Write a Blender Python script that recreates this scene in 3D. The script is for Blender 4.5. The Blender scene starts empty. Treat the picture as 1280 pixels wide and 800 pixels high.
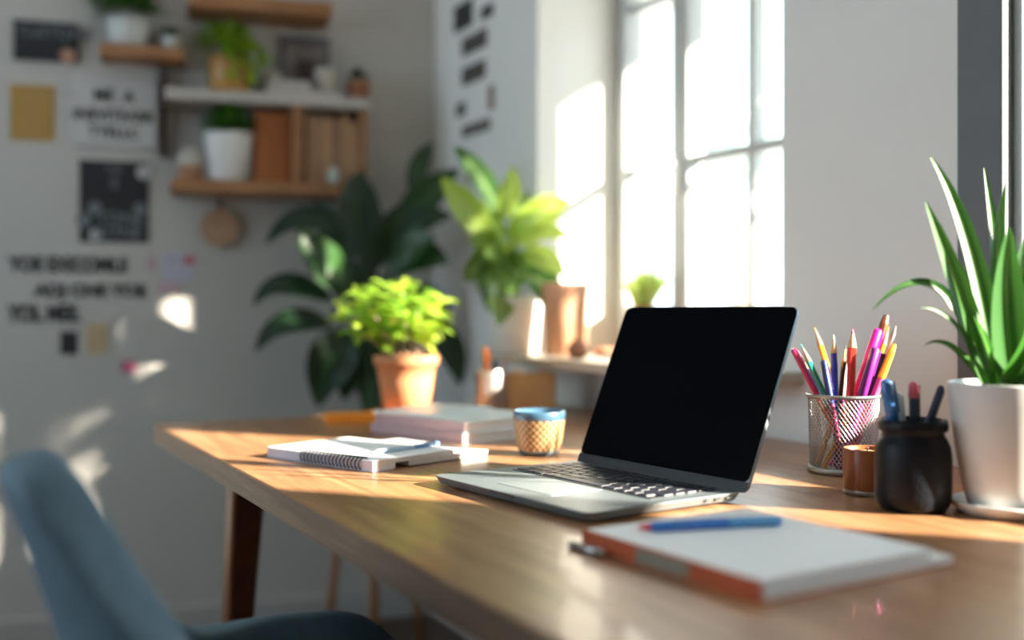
import bpy, math, random
from mathutils import Vector, Matrix, Quaternion
random.seed(7)
C = bpy.context.scene.collection
SC = bpy.context.scene
PI = math.pi

# ---------------------------------------------------------------- camera, light, exposure
F, HY = 1350.0, 385.0            # focal length in pixels (of 1280), row of the horizon
DESK = 0.70                      # desk top height
CAMZ = DESK + 0.2325
cam = bpy.data.cameras.new('camera'); cam_o = bpy.data.objects.new('camera', cam); C.objects.link(cam_o)
cam_o.location = (0, 0, CAMZ); cam_o.rotation_euler = (PI/2, 0, 0)
cam.sensor_width = 36; cam.lens = F/1280*36; cam.shift_y = -15/1280
cam.dof.use_dof = True; cam.dof.focus_distance = 1.42; cam.dof.aperture_fstop = 1.3
cam.clip_start = 0.02
SC.camera = cam_o

sun = bpy.data.lights.new('sun', 'SUN'); sun_o = bpy.data.objects.new('sun', sun); C.objects.link(sun_o)
SUN_DIR = Vector((-1.428, 0.554, -0.60)).normalized()       # the way the light travels
sun_o.rotation_euler = SUN_DIR.to_track_quat('-Z', 'Y').to_euler()
sun_o.location = (4, -1, 4)
sun.energy = 29.0; sun.angle = math.radians(1.2); sun.color = (1.0, 0.89, 0.74)

w = bpy.data.worlds.new('sky'); SC.world = w; w.use_nodes = True
bgn = w.node_tree.nodes['Background']
bgn.inputs[0].default_value = (0.70, 0.86, 1.0, 1); bgn.inputs[1].default_value = 3.1

SC.view_settings.view_transform = 'Standard'; SC.view_settings.look = 'None'
SC.view_settings.exposure = 0.75; SC.view_settings.gamma = 1.0
SC.view_settings.use_curve_mapping = False
SC.cycles.max_bounces = 10; SC.cycles.diffuse_bounces = 6; SC.cycles.transparent_max_bounces = 24
SC.cycles.caustics_reflective = False; SC.cycles.caustics_refractive = False
SC.cycles.sample_clamp_indirect = 6.0

# ---------------------------------------------------------------- frames of the place
P1 = Vector((-0.71834, 2.16466))                 # far front corner of the desk
U = Vector((0.47001, -0.88266)); V = Vector((0.88266, 0.47001))
RU = math.atan2(U.y, U.x)                        # rotation of the desk and window wall frame
VW = 0.955                                       # window wall's inner face, in v
def D(u, v, z=0.0):
    p = P1 + u*U + v*V
    return Vector((p.x, p.y, z))
def hitD(px, v):                                 # u where the sight line of column px meets the plane v
    k = (px-640)/F; A = P1 + v*V
    return (k*A.y - A.x)/(U.x - k*U.y)
def at(px, py, Y):                               # a point at depth Y
    return Vector(((px-640)/F*Y, Y, CAMZ - (py-HY)/F*Y))
def ondesk(px, py):
    Y = F*(CAMZ-DESK)/(py-HY)
    return Vector(((px-640)/F*Y, Y, DESK))
CO = D(hitD(543, VW), VW)                        # the room corner
BW = Vector((0.956, 0.292)).normalized(); BN = Vector((-BW.y, BW.x))   # along the back wall, outward
RB = math.atan2(BW.y, BW.x)
def bw(px, py, off=0.0):                         # a point on the plane `off` in front of the back wall
    k = (px-640)/F; A = Vector((CO.x, CO.y)) - off*BN
    t = (k*A.y - A.x)/(BW.x - k*BW.y); p = A + t*BW
    return Vector((p.x, p.y, CAMZ - (py-HY)/F*p.y))
def bwl(p):                                      # local x, z of a point in the back wall's frame
    d = Vector((p.x-CO.x, p.y-CO.y)); return d.dot(BW)

# ---------------------------------------------------------------- materials
MATS = {}
def nodes(name):
    m = bpy.data.materials.new(name); m.use_nodes = True
    nt = m.node_tree; return m, nt, nt.nodes['Principled BSDF']
def mat(name, col, rough=0.5, metal=0.0, var=0.06, scale=30.0, bump=0.0, bscale=None, coat=0.0, spec=0.5, sss=0.0):
    if name in MATS: return MATS[name]
    m, nt, b = nodes(name)
    tc = nt.nodes.new('ShaderNodeTexCoord')
    n = nt.nodes.new('ShaderNodeTexNoise'); n.inputs['Scale'].default_value = scale; n.inputs['Detail'].default_value = 4
    nt.links.new(tc.outputs['Object'], n.inputs['Vector'])
    r = nt.nodes.new('ShaderNodeValToRGB')
    r.color_ramp.elements[0].position = 0.3; r.color_ramp.elements[1].position = 0.7
    r.color_ramp.elements[0].color = tuple(max(0, c*(1-var)) for c in col) + (1,)
    r.color_ramp.elements[1].color = tuple(min(1, c*(1+var)) for c in col) + (1,)
    nt.links.new(n.outputs['Fac'], r.inputs[0]); nt.links.new(r.outputs[0], b.inputs['Base Color'])
    b.inputs['Roughness'].default_value = rough; b.inputs['Metallic'].default_value = metal
    b.inputs['Coat Weight'].default_value = coat; b.inputs['Specular IOR Level'].default_value = spec
    if bump:
        n2 = nt.nodes.new('ShaderNodeTexNoise'); n2.inputs['Scale'].default_value = bscale or scale*6; n2.inputs['Detail'].default_value = 3
        nt.links.new(tc.outputs['Object'], n2.inputs['Vector'])
        bp = nt.nodes.new('ShaderNodeBump'); bp.inputs['Strength'].default_value = bump; bp.inputs['Distance'].default_value = 0.002
        nt.links.new(n2.outputs['Fac'], bp.inputs['Height']); nt.links.new(bp.outputs[0], b.inputs['Normal'])
    MATS[name] = m; return m
def wood(name, dark, light, grain='x', rough=0.4, stretch=(1.2, 16, 16), spec=0.5, bump=0.25, coat=0.0):
    if name in MATS: return MATS[name]
    m, nt, b = nodes(name)
    tc = nt.nodes.new('ShaderNodeTexCoord'); mp = nt.nodes.new('ShaderNodeMapping')
    s = stretch if grain == 'x' else ((stretch[1], stretch[0], stretch[2]) if grain == 'y' else (stretch[1], stretch[2], stretch[0]))
    mp.inputs['Scale'].default_value = s
    nt.links.new(tc.outputs['Object'], mp.inputs['Vector'])
    n = nt.nodes.new('ShaderNodeTexNoise'); n.inputs['Scale'].default_value = 2.2; n.inputs['Detail'].default_value = 8; n.inputs['Roughness'].default_value = 0.62; n.inputs['Distortion'].default_value = 1.2
    nt.links.new(mp.outputs[0], n.inputs['Vector'])
    n2 = nt.nodes.new('ShaderNodeTexNoise'); n2.inputs['Scale'].default_value = 14; n2.inputs['Detail'].default_value = 3
    nt.links.new(mp.outputs[0], n2.inputs['Vector'])
    mx = nt.nodes.new('ShaderNodeMath'); mx.operation = 'MULTIPLY_ADD'; mx.inputs[1].default_value = 0.3
    nt.links.new(n2.outputs['Fac'], mx.inputs[0]); nt.links.new(n.outputs['Fac'], mx.inputs[2])
    r = nt.nodes.new('ShaderNodeValToRGB')
    r.color_ramp.elements[0].position = 0.45; r.color_ramp.elements[0].color = dark + (1,)
    r.color_ramp.elements[1].position = 0.85; r.color_ramp.elements[1].color = light + (1,)
    nt.links.new(mx.outputs[0], r.inputs[0]); nt.links.new(r.outputs[0], b.inputs['Base Color'])
    bp = nt.nodes.new('ShaderNodeBump'); bp.inputs['Strength'].default_value = bump; bp.inputs['Distance'].default_value = 0.001
    nt.links.new(mx.outputs[0], bp.inputs['Height']); nt.links.new(bp.outputs[0], b.inputs['Normal'])
    b.inputs['Roughness'].default_value = rough; b.inputs['Specular IOR Level'].default_value = spec
    b.inputs['Coat Weight'].default_value = coat
    MATS[name] = m; return m
def leafmat(name, dark, light, rib=(0.5, 0.7, 0.3), trans=0.45, rough=0.35):
    if name in MATS: return MATS[name]
    m, nt, b = nodes(name)
    at_ = nt.nodes.new('ShaderNodeAttribute'); at_.attribute_name = 'tone'
    ar = nt.nodes.new('ShaderNodeAttribute'); ar.attribute_name = 'rib'
    r = nt.nodes.new('ShaderNodeValToRGB')
    r.color_ramp.elements[0].color = dark + (1,); r.color_ramp.elements[1].color = light + (1,)
    nt.links.new(at_.outputs['Fac'], r.inputs[0])
    mr = nt.nodes.new('ShaderNodeMix'); mr.data_type = 'RGBA'
    rr = nt.nodes.new('ShaderNodeMapRange'); rr.inputs[1].default_value = 0.0; rr.inputs[2].default_value = 0.18
    rr.inputs[3].default_value = 0.55; rr.inputs[4].default_value = 0.0
    nt.links.new(ar.outputs['Fac'], rr.inputs[0]); nt.links.new(rr.outputs[0], mr.inputs[0])
    nt.links.new(r.outputs[0], mr.inputs[6]); mr.inputs[7].default_value = rib + (1,)
    nt.links.new(mr.outputs[2], b.inputs['Base Color'])
    b.inputs['Roughness'].default_value = rough
    tr = nt.nodes.new('ShaderNodeBsdfTranslucent')
    hs = nt.nodes.new('ShaderNodeHueSaturation'); hs.inputs['Value'].default_value = 1.7; hs.inputs['Hue'].default_value = 0.485
    nt.links.new(mr.outputs[2], hs.inputs['Color']); nt.links.new(hs.outputs[0], tr.inputs[0])
    ms = nt.nodes.new('ShaderNodeMixShader'); ms.inputs[0].default_value = trans
    out = nt.nodes['Material Output']
    nt.links.new(b.outputs[0], ms.inputs[1]); nt.links.new(tr.outputs[0], ms.inputs[2]); nt.links.new(ms.outputs[0], out.inputs[0])
    MATS[name] = m; return m
def glassmat():
    m, nt, b = nodes('window_glass'); nt.nodes.remove(b)
    t = nt.nodes.new('ShaderNodeBsdfTransparent'); t.inputs[0].default_value = (0.97, 0.985, 0.98, 1)
    g = nt.nodes.new('ShaderNodeBsdfGlossy'); g.inputs['Roughness'].default_value = 0.03
    lw = nt.nodes.new('ShaderNodeLayerWeight'); lw.inputs['Blend'].default_value = 0.5
    pw = nt.nodes.new('ShaderNodeMath'); pw.operation = 'POWER'; pw.inputs[1].default_value = 5
    nt.links.new(lw.outputs['Facing'], pw.inputs[0])
    fr = nt.nodes.new('ShaderNodeMath'); fr.operation = 'MULTIPLY_ADD'; fr.inputs[1].default_value = 0.9; fr.inputs[2].default_value = 0.03
    nt.links.new(pw.outputs[0], fr.inputs[0])
    ms = nt.nodes.new('ShaderNodeMixShader')
    nt.links.new(fr.outputs[0], ms.inputs[0]); nt.links.new(t.outputs[0], ms.inputs[1]); nt.links.new(g.outputs[0], ms.inputs[2])
    nt.links.new(ms.outputs[0], nt.nodes['Material Output'].inputs[0]); return m

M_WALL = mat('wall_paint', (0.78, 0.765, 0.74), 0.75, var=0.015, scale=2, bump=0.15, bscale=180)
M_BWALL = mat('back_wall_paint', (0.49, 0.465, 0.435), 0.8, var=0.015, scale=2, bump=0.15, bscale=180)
M_REVEAL = M_WALL
M_CEIL = mat('ceiling_paint', (0.75, 0.74, 0.72), 0.8, var=0.01)
M_TRIM = mat('trim_paint', (0.44, 0.42, 0.40), 0.45, var=0.01)
M_SILL = mat('sill_paint', (0.50, 0.42, 0.34), 0.45, var=0.04)
M_FRAME = mat('window_frame_paint', (0.42, 0.44, 0.44), 0.4, var=0.02)
M_GREYF = mat('grey_window_frame', (0.13, 0.137, 0.145), 0.6, var=0.03, bump=0.2, bscale=400)
M_HANDLE = mat('white_metal', (0.8, 0.8, 0.78), 0.3)
M_GLASS = glassmat()
M_FLOOR = wood('floor_boards', (0.045, 0.027, 0.017), (0.11, 0.068, 0.042), 'x', 0.45)
M_DESK = wood('desk_wood', (0.22, 0.095, 0.042), (0.47, 0.25, 0.12), 'x', 0.33, stretch=(0.9, 13, 13), coat=0.12)
M_DESKE = wood('shaded_edge_wood', (0.10, 0.055, 0.035), (0.24, 0.14, 0.085), 'x', 0.45, stretch=(0.9, 13, 30))  # darker wood, with the shade of the desk's edge put into its colour
M_LEG = wood('leg_wood', (0.08, 0.020, 0.008), (0.20, 0.055, 0.018), 'z', 0.4)
M_SHELF = wood('shelf_wood', (0.22, 0.09, 0.035), (0.38, 0.18, 0.075), 'x', 0.5)
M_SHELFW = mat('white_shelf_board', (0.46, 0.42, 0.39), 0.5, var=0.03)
M_BOXW = wood('stained_box_wood', (0.26, 0.070, 0.013), (0.36, 0.11, 0.024), 'z', 0.45)
M_TERRA = mat('terracotta', (0.50, 0.215, 0.095), 0.75, var=0.10, scale=14, bump=0.2)
M_TERRAP = mat('pale_terracotta', (0.58, 0.30, 0.175), 0.75, var=0.10, scale=12, bump=0.2)
M_GOLDP = mat('ochre_pot_glaze', (0.42, 0.21, 0.045), 0.4, var=0.22, scale=9)
M_WHITEC = mat('white_ceramic', (0.80, 0.80, 0.79), 0.35, var=0.02, coat=0.2)
M_GREYC = mat('grey_white_ceramic', (0.56, 0.56, 0.55), 0.42, var=0.03)
M_SOIL = mat('soil', (0.05, 0.032, 0.02), 0.95, var=0.5, scale=120, bump=1.0)
M_STEM = mat('green_stem', (0.16, 0.22, 0.06), 0.6, var=0.2)
M_WSTEM = mat('woody_stem', (0.36, 0.24, 0.17), 0.8, var=0.25)
M_BLACK = mat('black_card', (0.012, 0.013, 0.017), 0.6, var=0.1)
M_CHALK = mat('chalk_grey', (0.16, 0.18, 0.20), 0.9, var=0.3)
M_LETTER = mat('black_lettering', (0.012, 0.014, 0.018), 0.6)
M_PAPER = mat('white_paper', (0.87, 0.88, 0.89), 0.6, var=0.01)
M_PAGES = mat('page_block', (0.82, 0.82, 0.80), 0.7, var=0.04, scale=200)
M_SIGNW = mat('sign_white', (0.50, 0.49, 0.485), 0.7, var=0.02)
M_KRAFT = mat('kraft_paper', (0.40, 0.235, 0.065), 0.75, var=0.05)
M_BUFF = mat('buff_paper', (0.48, 0.36, 0.21), 0.8, var=0.04)
M_PINK = mat('pink_card', (0.46, 0.11, 0.20), 0.7)
M_PALEPINK = mat('pale_pink_card', (0.52, 0.36, 0.40), 0.7)
M_LILAC = mat('lilac_paper', (0.46, 0.45, 0.54), 0.7)
M_CHAIR = mat('chair_fabric', (0.105, 0.17, 0.22), 0.75, var=0.08, scale=60, bump=0.35, bscale=700)
M_PIPING = mat('chair_piping', (0.16, 0.13, 0.12), 0.7)
M_ALU = mat('space_grey_aluminium', (0.25, 0.29, 0.315), 0.42, 0.7, var=0.01)
M_ALUP = mat('trackpad_glass', (0.24, 0.28, 0.305), 0.42, 0.5, var=0.01)
M_SCREEN = mat('black_screen', (0.0022, 0.0023, 0.0034), 0.3, var=0.0, spec=0.02)
M_CHIN = mat('dark_hinge', (0.02, 0.021, 0.023), 0.4, 0.3)
M_KEY = mat('black_keys', (0.02, 0.022, 0.032), 0.42)
M_WIRE = mat('silver_mesh', (0.42, 0.42, 0.43), 0.32, 0.9)
M_STEEL = mat('brushed_steel', (0.50, 0.49, 0.48), 0.3, 0.9)
M_COP = mat('copper_tin', (0.60, 0.52, 0.48), 0.28, 0.8, var=0.15, scale=8)
M_JAR = mat('black_jar_glaze', (0.008, 0.010, 0.014), 0.34, var=0.3, bump=0.4, bscale=260, coat=0.0, spec=0.15)
M_CANDLE = mat('rust_glass', (0.30, 0.085, 0.030), 0.35, var=0.08)
M_WAX = mat('candle_wax', (0.62, 0.42, 0.22), 0.6)
M_CREAM = mat('cream_ceramic', (0.46, 0.42, 0.36), 0.5)
M_TAN = mat('tan_card', (0.56, 0.33, 0.15), 0.7, var=0.05)
M_BLUEB = mat('blue_glaze', (0.045, 0.105, 0.17), 0.25, var=0.25, scale=40, coat=0.4)
M_RIM = mat('blue_glaze_light', (0.22, 0.42, 0.55), 0.25, coat=0.4)

# ---------------------------------------------------------------- mesh helpers
class MB:
    def __init__(s): s.v = []; s.f = []; s.sm = []; s.tone = []; s.rib = []
    def add(s, verts, faces, smooth=True, tone=0.5, rib=None):
        o = len(s.v); s.v += [Vector(p) for p in verts]
        s.f += [tuple(i+o for i in f) for f in faces]; s.sm += [smooth]*len(faces)
        s.tone += [tone]*len(verts); s.rib += (rib if rib else [1.0]*len(verts)); return s
    def box(s, c, d, rz=0.0, M=None):
        hx, hy, hz = d[0]/2, d[1]/2, d[2]/2
        vs = [Vector((x, y, z)) for x in (-hx, hx) for y in (-hy, hy) for z in (-hz, hz)]
        R = Matrix.Rotation(rz, 3, 'Z') if M is None else M
        vs = [R @ p + Vector(c) for p in vs]
        return s.add(vs, [(0,1,3,2), (4,6,7,5), (0,4,5,1), (2,3,7,6), (0,2,6,4), (1,5,7,3)], False)
    def bb(s, x0, x1, y0, y1, z0, z1): return s.box(((x0+x1)/2, (y0+y1)/2, (z0+z1)/2), (x1-x0, y1-y0, z1-z0))
    def lathe(s, prof, n=40, c=(0,0,0), capb=True, capt=False, smooth=True):
        vs = []; fs = []
        for r, z in prof:
            for i in range(n):
                a = 2*PI*i/n; vs.append((c[0]+r*math.cos(a), c[1]+r*math.sin(a), c[2]+z))
        m = len(prof)
        for j in range(m-1):
            for i in range(n):
                a, b = j*n+i, j*n+(i+1) % n; fs.append((a, b, b+n, a+n))
        s.add(vs, fs, smooth)
        if capb: s.add(vs[:n], [tuple(range(n))[::-1]], False)
        if capt: s.add(vs[-n:], [tuple(range(n))], False)
        return s
    def tube(s, pts, rad, n=8, tone=0.5):
        pts = [Vector(p) for p in pts]; k = len(pts)
        rs = rad if isinstance(rad, (list, tuple)) else [rad]*k
        vs = []; fs = []; ref = None
        for i, p in enumerate(pts):
            t = (pts[min(i+1, k-1)] - pts[max(i-1, 0)]).normalized()
            if ref is None: ref = t.orthogonal().normalized()
            ref = (ref - t*ref.dot(t)).normalized(); b = t.cross(ref)
            for j in range(n):
                a = 2*PI*j/n; vs.append(p + rs[i]*(math.cos(a)*ref + math.sin(a)*b))
        for i in range(k-1):
            for j in range(n):
                a, b = i*n+j, i*n+(j+1) % n; fs.append((a, b, b+n, a+n))
        fs.append(tuple(range(n))[::-1]); fs.append(tuple((k-1)*n+j for j in range(n)))
        return s.add(vs, fs, True, tone)
    def leaf(s, p0, p1, p2, W, nrm=(0, -1, 0.3), fold=0.25, n=10, shape=0.8, tone=None, thin=0.0):
        """a blade along the bezier p0 p1 p2, width W, its face towards nrm"""
        p0, p1, p2 = Vector(p0), Vector(p1), Vector(p2); nrm = Vector(nrm).normalized()
        tone = random.random() if tone is None else tone
        vs = []; rib = []; fs = []
        for i in range(n+1):
            t = i/n
            p = (1-t)**2*p0 + 2*t*(1-t)*p1 + t*t*p2
            d = (2*(1-t)*(p1-p0) + 2*t*(p2-p1)).normalized()
            side = d.cross(nrm)
            side = side.normalized() if side.length > 1e-4 else d.orthogonal().normalized()
            up = side.cross(d).normalized()
            wv = W/2*max(0.02, math.sin(PI*min(1, t**shape*0.97+0.02))**0.8)
            for q, e in ((-1, 1.0), (-0.5, 0.5), (0, 0.0), (0.5, 0.5), (1, 1.0)):
                vs.append(p + side*wv*q + up*(fold*wv*abs(q)**1.3 - thin*math.sin(9*t+q)*wv*0.15)); rib.append(e)
        for i in range(n):
            for j in range(4):
                a = i*5+j; fs.append((a, a+1, a+6, a+5))
        return s.add(vs, fs, True, tone, rib)
    def build(s, name, m, parent=None, bevel=0.0, seg=2, origin=None, attrs=False, sub=0):
        me = bpy.data.meshes.new(name)
        o3 = Vector(origin) if origin is not None else Vector((0, 0, 0))
        me.from_pydata([tuple(p-o3) for p in s.v], [], s.f); me.update()
        me.polygons.foreach_set('use_smooth', s.sm)
        if attrs:
            a = me.attributes.new('tone', 'FLOAT', 'POINT'); a.data.foreach_set('value', s.tone)
            a = me.attributes.new('rib', 'FLOAT', 'POINT'); a.data.foreach_set('value', s.rib)
        me.materials.append(m)
        o = bpy.data.objects.new(name, me); C.objects.link(o)
        if parent is not None: o.parent = parent
        if bevel:
            b = o.modifiers.new('bevel', 'BEVEL'); b.width = bevel; b.segments = seg; b.limit_method = 'ANGLE'; b.angle_limit = math.radians(40)
        if sub:
            q = o.modifiers.new('sub', 'SUBSURF'); q.levels = sub; q.render_levels = sub
        return o
def thing(name, label, cat, loc=(0,0,0), rz=0.0, group=None, rot=None):
    o = bpy.data.objects.new(name, None); C.objects.link(o); o.empty_display_size = 0.05
    o.location = loc
    if rot is not None: o.rotation_mode = 'QUATERNION'; o.rotation_quaternion = rot
    else: o.rotation_euler = (0, 0, rz)
    o['label'] = label; o['category'] = cat
    if group: o['group'] = group
    return o
def tag(o, label, cat, group=None):
    o['label'] = label; o['category'] = cat
    if group: o['group'] = group
    return o
def put(o, loc, rz=0.0): o.location = loc; o.rotation_euler = (0, 0, rz); return o
def struct(o): o['kind'] = 'structure'; return o
def rrect(w_, h_, r, n=5):                       # rounded rectangle outline
    pts = []
    for cx, cy, a0 in ((w_/2-r, h_/2-r, 0), (-w_/2+r, h_/2-r, 90), (-w_/2+r, -h_/2+r, 180), (w_/2-r, -h_/2+r, 270)):
        for i in range(n+1):
            a = math.radians(a0+90*i/n); pts.append((cx+r*math.cos(a), cy+r*math.sin(a)))
    return pts
def slab(mb, w_, h_, r, z0, z1, c=(0, 0), n=5, M=None, inset=0.0):
    o = rrect(w_, h_, r, n); k = len(o)
    oi = rrect(w_-2*inset, h_-2*inset, max(0.0005, r-inset*0.5), n)
    vs = [(x+c[0], y+c[1], z0) for x, y in oi] + [(x+c[0], y+c[1], z1) for x, y in o]
    if M: vs = [M @ Vector(p) for p in vs]
    mb.add(vs, [tuple(range(k))[::-1], tuple(range(k, 2*k))] + [(i, (i+1) % k, k+(i+1) % k, k+i) for i in range(k)], False)
    return mb
def text_mesh(name, body, size, m, parent=None, loc=(0,0,0), rz=0.0, depth=0.001, bold=0.0, align='LEFT', spacing=1.0, tilt=True, xs=1.0):
    cu = bpy.data.curves.new(name, 'FONT'); cu.body = body; cu.size = size; cu.extrude = depth; cu.offset = bold
    cu.align_x = align; cu.space_character = spacing
    tmp = bpy.data.objects.new(name, cu); C.objects.link(tmp)
    dg = bpy.context.evaluated_depsgraph_get(); dg.update()
    me = bpy.data.meshes.new_from_object(tmp.evaluated_get(dg))
    bpy.data.objects.remove(tmp)
    if tilt: me.transform(Matrix.Rotation(PI/2, 4, 'X') @ Matrix.Diagonal((xs, 1, 1, 1)))
    me.materials.clear(); me.materials.append(m); me.name = name
    o = bpy.data.objects.new(name, me); C.objects.link(o)
    o.location = loc; o.rotation_euler = (0, 0, rz)
    if parent is not None: o.parent = parent
    return o

# ---------------------------------------------------------------- the room
H = 2.6
uA, uB = hitD(672, VW), hitD(978, VW)            # window 1 in the wall
uC, uD_ = hitD(1198, VW), 2.34                    # window 2
SILL, HEAD, TH = 0.82, 2.15, 0.31
uc0, uend = hitD(543, VW), 4.2
def uv_struct(name, mb, m, **k):                 # built in the desk and window wall's frame
    o = mb.build(name, m, **k); o.location = (P1.x, P1.y, 0); o.rotation_euler = (0, 0, RU); return o
mb = MB()
a, b_ = VW, VW+TH
mb.bb(uc0-0.45, uA, a, b_, 0, H); uE = 1.125
pv = [(uB, a), (uC, a), (uC, b_), (uE, b_), (uE, a+0.25)]        # the pillar's unseen far jamb is splayed to let more sun in
mb.add([(x, y, z) for z in (0, H) for x, y in pv], [(4,3,2,1,0), (5,6,7,8,9)] + [(i, (i+1) % 5, 5+(i+1) % 5, 5+i) for i in range(5)], False)
mb.bb(uD_, uend, a, b_, 0, H)
for zA, zB in ((0, SILL-0.022), (HEAD, H)):
    mb.bb(uC, uD_, a, b_, zA, zB)
    pv = [(uA, a), (uB, a), (uE, a+0.25), (uE, b_), (uA, b_)]
    mb.add([(x, y, z) for z in (zA, zB) for x, y in pv], [(4,3,2,1,0), (5,6,7,8,9)] + [(i, (i+1) % 5, 5+(i+1) % 5, 5+i) for i in range(5)], False)
struct(uv_struct('wall_right', mb, M_WALL))
# back wall, left wall, front wall in the back wall's frame
def b_struct(name, mb, m, **k):
    o = mb.build(name, m, **k); o.location = (CO.x, CO.y, 0); o.rotation_euler = (0, 0, RB); return o
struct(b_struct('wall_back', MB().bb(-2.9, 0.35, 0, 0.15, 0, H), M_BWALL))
def pt2(p): return Vector((p[0], p[1]))
RA, RBp = pt2(CO), pt2(D(uend, VW)); RD = pt2(CO)-2.9*BW; RC_ = Vector((-2.5, -1.7))
def wall_between(name, p, q, m):                 # a wall whose inner face runs from p to q, thick to the outside
    d = (q-p).normalized(); n_ = Vector((-d.y, d.x))*0.15; p_, q_ = p-d*0.0, q+d*0.0
    vs = [(v_.x, v_.y, z) for z in (0, H) for v_ in (p_, q_, q_+n_, p_+n_)]
    struct(MB().add(vs, [(3,2,1,0), (4,5,6,7), (0,1,5,4), (1,2,6,5), (2,3,7,6), (3,0,4,7)], False).build(name, m))
dl = (RD-RC_).normalized(); RLw = math.atan2(dl.y, dl.x); LLw = (RD-RC_).length
def l_struct(name, mb, m, **k):
    o = mb.build(name, m, **k); o.location = (RC_.x, RC_.y, 0); o.rotation_euler = (0, 0, RLw); return struct(o)
a0, a1, zb, zt3 = 1.3, LLw-0.40, 0.75, 2.25  # unseen side window added to bring in fill light
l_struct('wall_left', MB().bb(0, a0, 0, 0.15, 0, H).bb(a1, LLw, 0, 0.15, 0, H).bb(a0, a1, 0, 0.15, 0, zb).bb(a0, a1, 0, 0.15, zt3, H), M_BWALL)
w3 = l_struct('window_fill', MB().bb(a0, a0+0.06, 0.05, 0.11, zb, zt3).bb(a1-0.06, a1, 0.05, 0.11, zb, zt3).bb(a0+0.06, a1-0.06, 0.05, 0.11, zb, zb+0.06).bb(a0+0.06, a1-0.06, 0.05, 0.11, zt3-0.06, zt3).bb((a0+a1)/2-0.03, (a0+a1)/2+0.03, 0.05, 0.11, zb+0.06, zt3-0.06), M_FRAME)
MB().bb(a0+0.06, a1-0.06, 0.078, 0.082, zb+0.06, zt3-0.06).build('pane', M_GLASS, w3)
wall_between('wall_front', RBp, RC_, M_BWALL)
cen = (RA+RBp+RC_+RD)/4
poly = [v_ + (v_-cen).normalized()*0.12 for v_ in (RA, RBp, RC_, RD)]
for nm, z0_, z1_, m_ in (('floor', -0.1, 0.0, M_FLOOR), ('ceiling', H, H+0.1, M_CEIL)):
    vs = [(v_.x, v_.y, z) for z in (z0_, z1_) for v_ in poly]
    struct(MB().add(vs, [(3,2,1,0), (4,5,6,7)] + [(i, (i+1) % 4, 4+(i+1) % 4, 4+i) for i in range(4)], False).build(nm, m_))
struct(b_struct('baseboard_back', MB().bb(-2.9, -0.02, -0.016, 0, 0, 0.085), M_TRIM, bevel=0.005))
struct(uv_struct('baseboard_right', MB().bb(uc0+0.02, uend, VW-0.016, VW, 0, 0.085), M_TRIM, bevel=0.005))
# outside: the ground and an unseen eave added to cut the sun
struct(uv_struct('ground', MB().bb(-14, 14, VW+TH, 30, -0.4, -0.3), mat('outside_paving', (0.55, 0.54, 0.5), 0.9)))
struct(uv_struct('trim_shading_eave', MB().bb(-1.6, 4.4, VW+TH, VW+1.06, 2.03, 2.11), M_TRIM))

# window 1: frame set deep in its reveal
d1 = 0.25
J = 0.022
w1 = uv_struct('window_1', MB().bb(uA, uA+J, VW+d1, VW+d1+0.06, SILL, HEAD)
     .bb(uE-0.03, uE, VW+d1, VW+d1+0.06, SILL, HEAD)
     .bb(uA+J, uE-0.03, VW+d1, VW+d1+0.06, SILL, SILL+0.05)
     .bb(uA+J, uE-0.03, VW+d1, VW+d1+0.06, HEAD-0.05, HEAD), M_FRAME, bevel=0.004)
struct(w1)
up0, up1 = 0.118, 0.186
def sash(x0, x1, vsplits, name='window_sash', rail=0.045, brail=0.07):
    y0, y1 = VW+d1-0.02, VW+d1+0.035; z0, z1 = SILL+0.05, HEAD-0.05
    m_ = MB().bb(x0, x0+rail, y0, y1, z0, z1).bb(x1-rail, x1, y0, y1, z0, z1).bb(x0+rail, x1-rail, y0, y1, z0, z0+brail).bb(x0+rail, x1-rail, y0, y1, z1-0.05, z1)
    o = m_.build(name, M_FRAME, w1, bevel=0.004)
    zs = (1.284, 1.70); t = 0.011
    mu = MB()
    for x in vsplits: mu.bb(x-t, x+t, y0+0.012, y1-0.012, z0+brail, z1-0.05)
    for z in zs: mu.bb(x0+rail, x1-rail, y0+0.014, y1-0.014, z-t, z+t)
    mu.build('glazing_bar', M_FRAME, o)
    MB().bb(x0+rail, x1-rail, y0+0.024, y0+0.028, z0+brail, z1-0.05).build('pane', M_GLASS, o)
    return o
sash(uA+J, 0.15, [], rail=0.028)
s2 = sash(0.152, 0.645, [0.398], rail=0.035)
sash(0.647, uE-0.03, [0.86], rail=0.022)
hz = at(852, 215, 2.55).z
hd = MB().bb(0.142, 0.162, VW+d1-0.032, VW+d1-0.02, hz-0.045, hz+0.045)
hd.tube([(0.152, VW+d1-0.03, hz+0.02), (0.152, VW+d1-0.065, hz+0.02), (0.152, VW+d1-0.07, hz-0.01), (0.152, VW+d1-0.07, hz-0.10)], 0.010, 10)
hd.build('window_handle', M_HANDLE, s2, bevel=0.002)
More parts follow.
